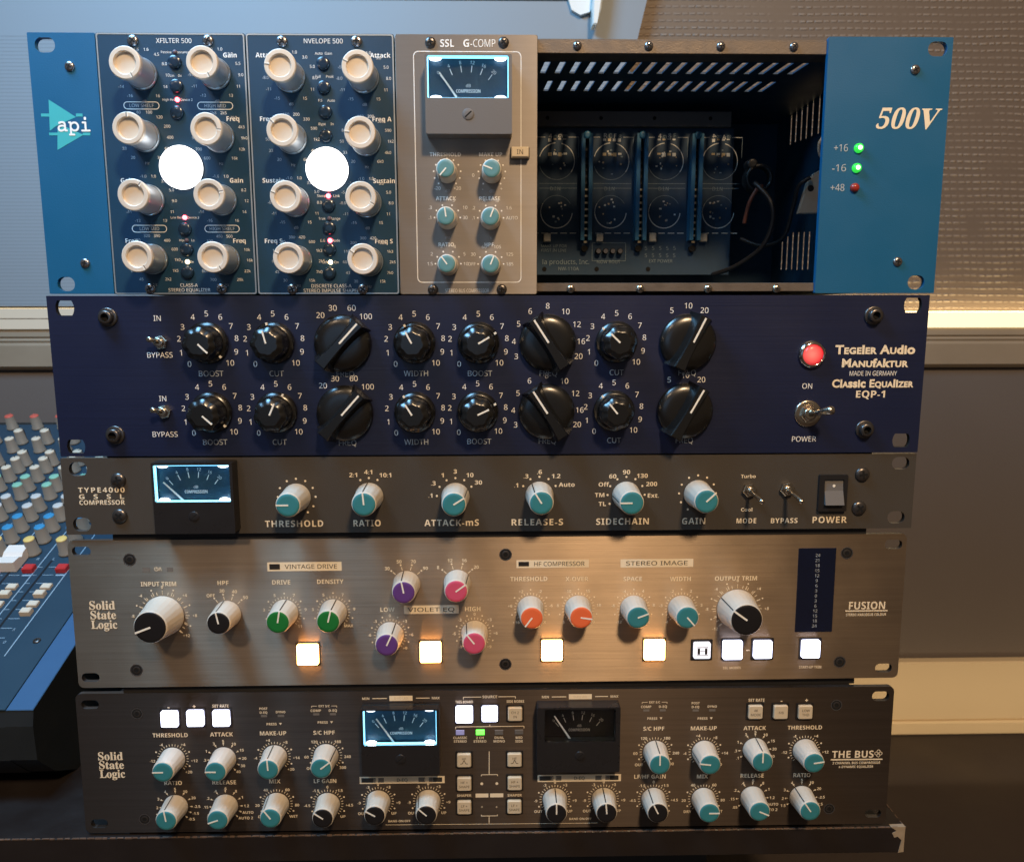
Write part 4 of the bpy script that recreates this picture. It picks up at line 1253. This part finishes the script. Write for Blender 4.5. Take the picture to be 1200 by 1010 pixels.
for (u, v), a, c, (n, lb) in BK:
    ssl_knob(BU_, u, v, a, 'cap_teal' if c == 't' else 'cap_black', 7.4, 6.2, 14.0, ribs=16)
    if n:
        ticks(t, u, v, 8.0, 9.3, [-135+270*i/(n-1) for i in range(n)], 0.34)
        dots(t, u, v, 10.6, (-66, 66, 116, -116) + ((0,) if lb in (thr, hpf, mix) else ()), 0.55)
    else:
        dots(t, u, v, 9.4, [b_ for _, b_ in lb], 0.5)
        ticks(t, u, v, 8.2, 9.4, [b_ for _, b_ in lb], 0.3)
    for s, b_ in lb:
        rr = 11.2 if abs(b_) < 50 else 11.4
        q = 'c' if abs(b_) < 50 else ('l' if b_ > 0 else 'r')
        text(t, s, u+(rr-(0.9 if q != 'c' else 0))*math.sin(R(b_)), v-rr*0.97*math.cos(R(b_)), 1.7, 0, al=q, bold=0.025)
# small legends over the upper knobs
for (x, y, kind) in ((114.65, 11.84, 0), (144.71, 11.08, 1), (339.83, 10.61, 1), (369.82, 10.91, 0)):
    if kind == 0:
        text(t, 'POST', x-5.6, y-1.7, 1.4, 0, bold=0.03); text(t, 'D-EQ', x-5.6, y+0.7, 1.4, 0, bold=0.03); text(t, 'DYNO', x+4.4, y+0.5, 1.4, 0, bold=0.03)
        t.quad(x-7.2, y+2.2, x-3.6, y+3.6, 0.06, 2); t.quad(x+2.6, y+2.2, x+6.4, y+3.6, 0.06, 2)
    else:
        text(t, 'EXT S/C', x, y-2.2, 1.35, 0, bold=0.03); text(t, 'COMP', x-5.0, y+0.6, 1.5, 0, bold=0.03); text(t, 'D-EQ', x+5.0, y+0.6, 1.5, 0, bold=0.03)
        t.path([(x-7.4, y-1.3), (x-7.4, y-2.2), (x-4.2, y-2.2)], 0.3, 0.08); t.path([(x+4.2, y-2.2), (x+7.4, y-2.2), (x+7.4, y-1.3)], 0.3, 0.08)
        t.quad(x-6.6, y+2.2, x-3, y+3.6, 0.06, 2); t.quad(x+3.2, y+2.2, x+6.8, y+3.6, 0.06, 2)
    text(t, 'PRESS', x-1.2, y+8.0, 1.5, 0, bold=0.03); t.add([(x+3.2, y+7.3, 0.1), (x+4.9, y+7.3, 0.1), (x+4.05, y+8.7, 0.1)], [(0, 1, 2)], 0)
text(t, '-', 53.78, 8.58, 2.4, 0, bold=0.04); text(t, '+', 68.72, 8.46, 2.2, 0, bold=0.04); text(t, 'SET RATE', 84.12, 8.24, 1.9, 0, bold=0.035, width=9.8)
text(t, 'SET RATE', 400.49, 7.72, 1.9, 0, bold=0.035, width=9.8); text(t, '-', 415.44, 8.14, 2.2, 0, bold=0.04); text(t, '+', 430.43, 8.12, 2.2, 0, bold=0.04)
# legend rows over the meters and the striped bars under them
for x0, x1, y in ((425, 513, 817.6), (635, 722, 815.4)):
    pass
for xs, y in (((423.5, 431.5, 435, 452, 455, 482, 486, 502, 505, 513), 817.6), ((633.5, 641.5, 645, 662, 665, 692, 696, 711, 714, 723), 815.4)):
    z = [(-46.033+0.50368*x) for x in xs]; vv = 4.51
    text(t, 'MIN', (z[0]+z[1])/2, vv, 1.5, 0, bold=0.03); text(t, 'MAX', (z[8]+z[9])/2, vv, 1.5, 0, bold=0.03)
    t.quad(z[2], vv-0.25, z[3], vv+0.25, 0.08, 0); t.quad(z[6], vv-0.25, z[7], vv+0.25, 0.08, 0)
    t.quad(z[4], vv-1.6, z[5], vv+1.6, 0.08, 0); text(t, 'D-EQ LED', (z[4]+z[5])/2, vv, 1.3, 3, 0.16)
for xa, xb in ((420.3, 519.5), (628.3, 726.3)):
    a, b = [(-50.594+0.51117*x) for x in (xa, xb)]; va, vb = 53.79, 58.34
    t.quad(a, va, b, vb, 0.06, 0)
    L = b-a
    for f0, f1 in ((0.02, 0.16), (0.16, 0.19), (0.215, 0.285), (0.69, 0.77), (0.81, 0.86), (0.86, 0.97)):
        t.quad(a+L*f0+0.1, va+0.8, a+L*f1, vb-0.8, 0.12, 1 if f0 in (0.02, 0.86) else 2)
    text(t, 'LF', a+L*0.2, (va+vb)/2, 1.9, 0, 0.18); text(t, 'D-EQ', a+L*0.5, (va+vb)/2, 2.0, 1, 0.18); text(t, 'HF', a+L*0.79, (va+vb)/2, 1.9, 0, 0.18)
# the middle column: brackets, legends, marks
def bl(pts, wd=0.42): t.path(pts, wd, 0.1)
bl([(226.64, 5.49), (226.65, 4.16), (237.21, 4.16)]); bl([(247.28, 4.1), (257.35, 4.04), (257.34, 5.26)])
text(t, 'SOURCE', 242.24, 4.05, 1.6, 0, bold=0.03); text(t, 'THIS BOARD', 227.12, 7.1, 1.6, 0, bold=0.03, width=10.5); text(t, 'SIDE MODES', 257.34, 7.07, 1.6, 0, bold=0.03, width=10.5)
bl([(221.9, 24.18), (221.91, 22.73), (262.39, 22.66), (262.39, 24.06)]); bl([(242.14, 22.67), (242.15, 21.48)])
for s1, s2, q in (('CLASSIC', 'STEREO', (224.51, 30.67)), ('2 CH', 'STEREO', (236.26, 30.8)), ('DUAL', 'MONO', (247.67, 30.81)), ('MID', 'SIDE', (259.5, 30.94))):
    text(t, s1, q[0], q[1]-1.1, 1.5, 0, bold=0.03); text(t, s2, q[0], q[1]+1.2, 1.5, 0, bold=0.03)
bl([(241.69, 38.44), (241.56, 53.16)]); bl([(236.86, 54.2), (236.97, 53.27), (246.56, 53.21), (246.56, 54.2)])
for x, y in ((564.6, 917.8), (582.2, 917.6)):
    pass
dots(t, 237.13, 59.03, 0, (0,), 0.9); dots(t, 246.13, 59.02, 0, (0,), 0.9)
t.quad(233.35, 65.36, 241.01, 67.88, 0.08, 0); t.quad(242.05, 65.36, 249.99, 67.88, 0.08, 0)
text(t, 'SHAPER', 226.53, 66.49, 1.6, 0, bold=0.03); text(t, 'SHAPER', 256.76, 66.64, 1.6, 0, bold=0.03)
text(t, '+', 237.13, 74.03, 1.8, 0); text(t, '+', 245.96, 74.14, 1.8, 0)
bl([(236.68, 79.01), (236.78, 79.9), (246.45, 79.86), (246.45, 79.02)]); bl([(241.41, 79.85), (241.38, 84.75)])
bl([(179.09, 84.96), (306.83, 85.35)], 0.3)
text(t, 'BAND ON/OFF', 187.35, 82.56, 1.4, 0, bold=0.03)
text(t, 'BAND ON/OFF', 296.46, 82.43, 1.4, 0, bold=0.03)
BU_.part('lettering', t, ['cream_print', 'dark_print', 'grey_print', 'button_cream'])
for q, mk in (((54.36, 15.54), ['', 'THD']), ((69.42, 15.22), None), ((84.52, 15.37), ['', 'MODE'])): lit_button(BU_, *q, 9.6, 'violet_white_light', 2.2, 1.0, mk, mh=1.5)
lit_button(BU_, 227.14, 14.37, 9.9, 'violet_white_light', 2.4, 0.8); lit_button(BU_, 242.16, 14.21, 9.2, 'violet_white_light', 2.2, 1.0)
for q, mk in (((257.09, 14.36), ['CH 2', 'IN']), ((226.75, 43.17), ['HF', '^']), ((256.75, 43.24), ['HF', '^']), ((226.71, 58.25), ['HF +', 'SHAPE']), ((256.83, 58.22), ['HF +', 'SHAPE']), ((226.56, 73.34), ['LF +', 'SHAPE']), ((256.61, 73.38), ['LF +', 'SHAPE']),
              ((399.7, 14.56), ['4K', 'MODE']), ((414.75, 14.72), ['F/B']), ((429.46, 14.86), ['LOW', 'THD'])):
    lit_button(BU_, *q, 8.4, 'button_cream', 2.2, 1.0, mk, mark_mat='dark_print', mh=1.5)
for q, c in (((224.5, 26.25), 'bluish_window'), ((236.45, 26.11), 'green_window'), ((247.59, 26.39), 'grey_plastic'), ((259.5, 26.29), 'grey_plastic')):
    m = MB(); m.box(-2.5, -1.5, 0.03, 2.5, 1.5, 0.5 if c != 'green_window' else 0.9, 0, 0.2)
    BU_.part('indicator_light', m, [c], q)
mb_ = [167.49, 6.89, 212.82, 47.55]; wn_ = [168.94, 7.69, 211.34, 29.17]
meter(BU_, (mb_[0], mb_[1], mb_[2], mb_[3]), (wn_[0], wn_[1], wn_[2], wn_[3]), (186.24, 29.81), (175.96, 14.59), 9, True)
mb_ = [269.77, 6.86, 318.25, 47.16]; wn_ = [274.23, 7.96, 315.54, 27.9]
meter(BU_, (mb_[0], mb_[1], mb_[2], mb_[3]), (wn_[0], wn_[1], wn_[2], wn_[3]), (290.19, 29.49), (280.11, 13.91), 9, False)


# ================================================================== around the stack
mat('desk_top', (0.018, 0.014, 0.013), 0.42, noise=0.12, nscale=40, bump=0.15, bscale=500)
mat('desk_edge', (0.16, 0.11, 0.085), 0.55, noise=0.6, nscale=130)
mat('desk_chip', (0.34, 0.27, 0.19), 0.7, noise=0.3, nscale=200)
mat('console_blue', (0.016, 0.044, 0.074), 0.5, noise=0.06, nscale=30)
mat('console_rim', (0.036, 0.105, 0.225), 0.5, noise=0.05)
mat('console_black', (0.014, 0.017, 0.019), 0.5, noise=0.06)
mat('console_print', (0.30, 0.42, 0.52), 0.6)
mat('fader_slot', (0.004, 0.004, 0.006), 0.6)
mat('knob_taupe', (0.21, 0.18, 0.145), 0.5, noise=0.05)
for n_, c_ in (('red', (0.55, 0.10, 0.07)), ('ivory', (0.62, 0.54, 0.42)), ('mint', (0.22, 0.48, 0.36)), ('pale', (0.52, 0.52, 0.50)), ('sky', (0.035, 0.24, 0.46)), ('yellow', (0.72, 0.52, 0.16))):
    mat('tip_'+n_, c_, 0.45, noise=0.04)
mat('fader_white', (0.78, 0.72, 0.66), 0.45)
mat('button_red', (0.50, 0.03, 0.03), 0.4)
mat('button_ivory', (0.66, 0.58, 0.46), 0.5)
mat('lower_wall', (0.140, 0.118, 0.106), 0.8, noise=0.05, nscale=9, bump=0.4, bscale=500)
mat('rail_paint', (0.31, 0.25, 0.18), 0.6, noise=0.14, nscale=14, bump=1.0, bscale=70)
mat('board_paint', (0.25, 0.285, 0.315), 0.6, noise=0.03, nscale=6)
mat('rib_shade', (0.22, 0.25, 0.275), 0.7)
mat('skirting_paint', (0.74, 0.60, 0.40), 0.6, noise=0.06, nscale=10)
mat('bracket_white', (0.62, 0.68, 0.68), 0.4)
mat('strip_warm', (0.8, 0.7, 0.5), 0.5, emit=(1.0, 0.80, 0.45), es=1.05)
mat('strip_opening', (0.8, 0.7, 0.5), 0.5, emit=(1.0, 0.74, 0.36), es=10.0)
mat('strip_warm_dim', (0.42, 0.38, 0.31), 0.5, emit=(1.0, 0.84, 0.62), es=0.20)
mat('floor_dark', (0.042, 0.032, 0.029), 0.7, noise=0.2, nscale=7, bump=0.3, bscale=200)

# woven wallpaper: rows of raised dashes
m = bpy.data.materials.new('wallpaper'); m.use_nodes = True; MATS['wallpaper'] = m
n = m.node_tree; L = n.links; b = n.nodes['Principled BSDF']
b.inputs['Base Color'].default_value = (0.185, 0.145, 0.115, 1); b.inputs['Roughness'].default_value = 0.55
def node(t, **k):
    q = n.nodes.new('ShaderNode'+t)
    for a, v in k.items(): setattr(q, a, v)
    return q
def mth(op, a, b_=None):
    q = node('Math', operation=op)
    for i, x in enumerate((a, b_)):
        if x is None: continue
        if isinstance(x, (int, float)): q.inputs[i].default_value = x
        else: L.new(x, q.inputs[i])
    return q.outputs[0]
tcn = node('TexCoord'); sp = node('SeparateXYZ'); L.new(tcn.outputs['Object'], sp.inputs[0])
wob = node('TexNoise'); wob.inputs['Scale'].default_value = 14; L.new(tcn.outputs['Object'], wob.inputs['Vector'])
zz = mth('ADD', mth('MULTIPLY', sp.outputs[2], 138.0), mth('MULTIPLY', wob.outputs[0], 0.5))
row = mth('FLOOR', zz); fr = mth('FRACT', zz)
cb_ = node('CombineXYZ'); L.new(mth('ADD', mth('MULTIPLY', sp.outputs[0], 105.0), mth('MULTIPLY', row, 0.5)), cb_.inputs[0]); L.new(mth('MULTIPLY', row, 7.31), cb_.inputs[1])
dn = node('TexNoise'); dn.inputs['Scale'].default_value = 1.0; dn.inputs['Detail'].default_value = 1.5; L.new(cb_.outputs[0], dn.inputs['Vector'])
cyc = mth('FRACT', mth('ADD', mth('ADD', mth('MULTIPLY', sp.outputs[0], 118.0), mth('MULTIPLY', row, 0.13)), mth('MULTIPLY', dn.outputs[0], 0.9)))
dash = node('MapRange'); dash.inputs[1].default_value = 0.5; dash.inputs[2].default_value = 0.22
L.new(mth('ABSOLUTE', mth('SUBTRACT', cyc, 0.5)), dash.inputs[0])
prof = node('MapRange'); prof.inputs[1].default_value = 0.24; prof.inputs[2].default_value = 0.03
L.new(mth('ABSOLUTE', mth('SUBTRACT', fr, 0.5)), prof.inputs[0])
amp = node('MapRange'); amp.inputs[1].default_value = 0.32; amp.inputs[2].default_value = 0.62; amp.inputs[3].default_value = 0.04
big = node('TexNoise'); big.inputs['Scale'].default_value = 25; L.new(tcn.outputs['Object'], big.inputs['Vector']); L.new(big.outputs[0], amp.inputs[0])
hgt = mth('MULTIPLY', mth('MULTIPLY', dash.outputs[0], prof.outputs[0]), amp.outputs[0])
bp = node('Bump'); bp.inputs['Strength'].default_value = 1.0; bp.inputs['Distance'].default_value = 0.0012
L.new(hgt, bp.inputs['Height']); L.new(bp.outputs[0], b.inputs['Normal'])
cm = node('Mix', data_type='RGBA'); cm.inputs[6].default_value = (0.15, 0.112, 0.085, 1); cm.inputs[7].default_value = (0.34, 0.28, 0.23, 1)
L.new(hgt, cm.inputs[0]); L.new(cm.outputs[2], b.inputs['Base Color'])


def room(name, label, cat, x=0, y=0, z=0, tilt=0, kind=None):
    q = Unit(name, label, cat, 0, (x, y, z, 0, tilt), None, 0)
    if kind: q.root['kind'] = kind
    return q


def solo(name, mb, mats, at, kind=None, label=None, cat=None):
    me = mb.mesh(name, mats); o = bpy.data.objects.new(name, me); COL.objects.link(o)
    o.location = (at[0]*MM, at[1]*MM, (at[2]+DESK)*MM)
    if kind: o['kind'] = kind
    if label: o['label'] = label
    if cat: o['category'] = cat
    return o


YW = 450.0
m = MB(); m.box(-1500, 650, -2200, 1500, 652, 1600)
solo('floor', m, ['floor_dark'], (0, 0, 0), 'structure')

WL = room('wall', 'wall behind the stack, ribbed woven wallpaper above the light strip and plain paint below', 'wall', 0, YW)
m = MB(); m.box(-1500, -700, -20, 1500, 160, 0); WL.part('wallpaper', m, ['wallpaper'])
m = MB(); m.box(-1500, 160.2, -20, 1500, 650, -1); WL.part('painted_wall', m, ['lower_wall'])

DR_ = room('wall_rail', 'cream wall rail with a warm glowing strip along its top, behind the stack', 'wall rail', 0, YW)
m = MB()
prof_ = [(158, 0), (158, 12), (159.5, 14), (166, 14), (168, 12), (170.5, 13), (173, 11.5), (176, 12.5), (199, 10), (203, 5), (203, 0)]
vs = [(x, a, b_) for x in (-1500, 1500) for a, b_ in prof_]
k = len(prof_)
m.add(vs, [(i, (i+1) % k, k+(i+1) % k, k+i) for i in range(k)]+[tuple(range(k)), tuple(reversed(range(k, 2*k)))])
DR_.part('rail_board', m, ['rail_paint'])
m = MB(); m.box(0, 140.5, 0.2, 1500, 157.8, 16, 0); m.box(0, 140.0, 3, 1500, 140.4, 15, 1); DR_.part('light_strip', m, ['strip_warm', 'strip_opening'])
m = MB(); m.box(-1500, 135.5, 0.2, -0.4, 146, 16, 0); m.box(-1500, 147, 0.2, -0.4, 157.8, 17, 0); m.box(-1500, 135.0, 6, -0.4, 135.4, 15, 1); DR_.part('light_strip', m, ['strip_warm_dim', 'strip_warm'])

SK = room('skirting_board', 'cream skirting board glowing warm low on the wall, right of the stack', 'skirting board', 0, YW)
m = MB(); m.box(-1500, 557, 0, 1500, 632, 12, 0, 1.5); m.box(-1500, 632.2, 0, 1500, 649.8, 15, 0, 2); SK.part('board', m, ['skirting_paint'])

BD = room('wall_board', 'pale blue grey finely ribbed board on the wall, above the left half of the stack', 'wall board', 0, YW)
m = MB()
pl = [(-1500, -600), (257, -600), (160, -189), (151, -151), (84, 133), (-1500, 133)]
m.prism(pl, 0.3, 18)
BD.part('panel', m, ['board_paint'])
m = MB()
for i in range(75):
    y_ = 130-i*3.7
    xr = 74+(133-y_)*0.236-2
    m.quad(-700, y_, xr, y_+1.1, 18.1)
BD.part('ribs', m, ['rib_shade'])
m = MB(); m.box(-1500, -215, 18.1, 100, -181, 20.5, 0, 0.8); BD.part('top_batten', m, ['board_paint'])
m = MB()
m.plate([(72, -205), (103, -205), (103, -178), (98, -168), (88, -165), (79, -170), (75, -182)], [[(84+4.5*math.sin(R(a_)), -184+3.2*math.cos(R(a_))) for a_ in range(0, 360, 30)]], 18.3, 24, 0)
m.prism([(101, -210), (113, -210), (108, -166), (103, -150), (99, -150), (99, -166)], 24.2, 40, 0, 1.5)
BD.part('bracket', m, ['bracket_white'])

DK = room('desk', 'black wooden desk with a worn pale front edge, under the whole stack', 'desk', 0, 0, -452)
m = MB()
m.box(-1000, 0.4, -440, 247, 17.5, 3.6, 0, 0.5)
DK.part('desk_top', m, ['desk_top'])
m = MB()
for i in range(130):                                   # rubbed-through places along the front edge
    x = -330+i*4.45; w_ = random.uniform(2.5, 4.4)
    m.box(x, 0.05, 3.2, x+w_, random.uniform(0.5, 1.1), 3.75)
for i in range(14): m.box(246.7, 0.1, -80+i*6, 247.2, random.uniform(0.4, 0.8), -80+i*6+random.uniform(3, 5.8))
DK.part('worn_edge', m, ['desk_edge'])
m = MB()
m.prism([(238.5, 0.1), (247.3, 0.0), (247.3, 16.8), (244.0, 17.2), (245.6, 9), (243, 6.5), (241, 7.2), (239.5, 4.2), (242.2, 2.8)], 1.0, 3.85, 0)
DK.part('chipped_corner', m, ['desk_chip'])
m = MB(); m.box(-900, 17.7, -420, 135, 197.5, -25, 0); DK.part('modesty_panel', m, ['console_black'])

# ------------------------------------------------------------------ mixing console at the left
TILT = 21.0
CN = room('mixing_console', 'blue mixing console with rows of coloured knobs, left of the stack on the desk', 'mixing console', -290, 28, -387, R(90-TILT))
ct, st = math.cos(R(TILT)), math.sin(R(TILT))
def cv(dy, dz): return (-(dy*ct+dz*st), -dy*st+dz*ct)         # world offset from the front edge to (v, w)
def cheek(u0, u1, pts):
    q = MB(); q.prism([cv(*p) for p in pts], u0, u1)
    q.v = [(c, a, b_) for a, b_, c in q.v]
    return q
PR = [(0, -0.3), (-2, -10), (-1, -33), (17, -52), (40, -65), (352, -65), (352, 134), (345, 132.1)]
CN.part('end_cheek', cheek(-17, 0, PR), ['console_black'])
CN.part('body', cheek(-520, -17.2, [(p[0]+0.6 if p[0] < 1 else p[0], p[1]-0.8) for p in PR]), ['console_black'])
m = MB(); m.box(-520, -368, -0.6, -17.4, 0, 0.4, 0, 0.3); CN.part('panel', m, ['console_blue'])
m = MB(); m.box(-16.8, -368, -0.2, 0, 0.4, 0.5, 0, 0.4); CN.part('rim', m, ['console_rim'])
m = MB()
xs = [-54-25.5*i for i in range(9)]                              # knob columns
for i, x in enumerate(xs):
    m.line((x+11.5, -45 if i == 0 else -30), (x+11.5, -196), 0.7, 0.5, 0)
    for j in range(9):
        s = 62+j*9.5
        m.line((x-5.5, -s), (x+2.5, -s), 0.45, 0.5, 0); m.line((x-14, -s), (x-10, -s), 0.45, 0.5, 0)
    text(m, '0', x+4.5, -58, 2.4, 0, 0.5); text(m, '5', x+4.5, -70, 2.4, 0, 0.5)
    for d in (-1, 1): text(m, 'L' if d < 0 else 'R', x+d*6.5, -148, 2.6, 0, 0.5)
    m.quad(x+4.5, -129, x+11, -127.6, 0.5)
CN.part('printed_lines', m, ['console_print'])
m = MB()
for i, x in enumerate(xs): m.box(x-8, -146-(i > 0)*14, 0.42, x-6.2, -70, 0.48)
CN.part('fader_slots', m, ['fader_slot'])
def tall_knob():
    q = MB()
    q.lathe([(5.4, 0.4), (5.6, 1.0), (5.5, 1.8), (4.9, 2.2), (4.1, 14.0), (3.8, 14.4)], 24, 0)
    q.box(-0.3, -4.9, 2.3, 0.3, -4.0, 14.3, 1)
    return q.mesh('knob', ['knob_taupe', 'cap_black'])
def tip(c):
    q = MB(); q.lathe([(4.05, 14.1), (4.0, 14.6), (3.5, 15.0), (1, 15.1)], 24, 0)
    q.box(-0.5, -3.9, 14.6, 0.5, -1.6, 15.14, 1 if c == 'tip_ivory' else 0)
    return q.mesh('cap', [c, 'cap_black'])
ROWS = [(360, 'red', 0), (330, 'ivory', 0), (314, 'ivory', 1), (289, 'ivory', 0), (277, 'ivory', 1), (262, 'ivory', 1), (246, 'mint', 0), (233, 'mint', 1), (215, 'pale', 0), (201, 'pale', 1), (186, 'sky', 0), (171, 'sky', 1), (155, 'yellow', 0)]
for i, x in enumerate(xs[:8]):
    for s, c, st_ in ROWS:
        o = CN.part('knob', proto('tk', tall_knob), None, (x, -s, 0.4), random.choice((-30, 0, 0, 35, 60, -70)))
        CN.part('cap', proto('tip'+c, lambda: tip('tip_'+c)), None, None, 0, o)
    q = MB(); q.box(-4, -3.2, 0.4, 4, 3.2, 5.0, 0, 0.8)
    CN.part('push_button', q, ['button_red'], (x+7.5, -134, 0))
    for s, w_ in ((114, 3.0), (105, 4.6), (95, 3.0), (86, 4.6)):
        q = MB(); q.box(-3.6, -2.6, 0.4, 3.6, 2.6, w_, 0, 0.6)
        CN.part('push_button', q, ['button_ivory'], (x+5.0, -s, 0))
q = MB()
q.prism([(-11, 0.6), (-11, 9.5), (-3, 8.6), (0, 6.6), (3, 8.6), (11, 9.5), (11, 0.6)], -7.5, 7.5, 0)
q.v = [(c, a, b_+0.3) for a, b_, c in q.v]
CN.part('fader_cap', q, ['fader_white'], (xs[1]-9, -143, 0))
screw(CN, -28, -59, 2.6, 'screw_dark', 1.2, 0.4)
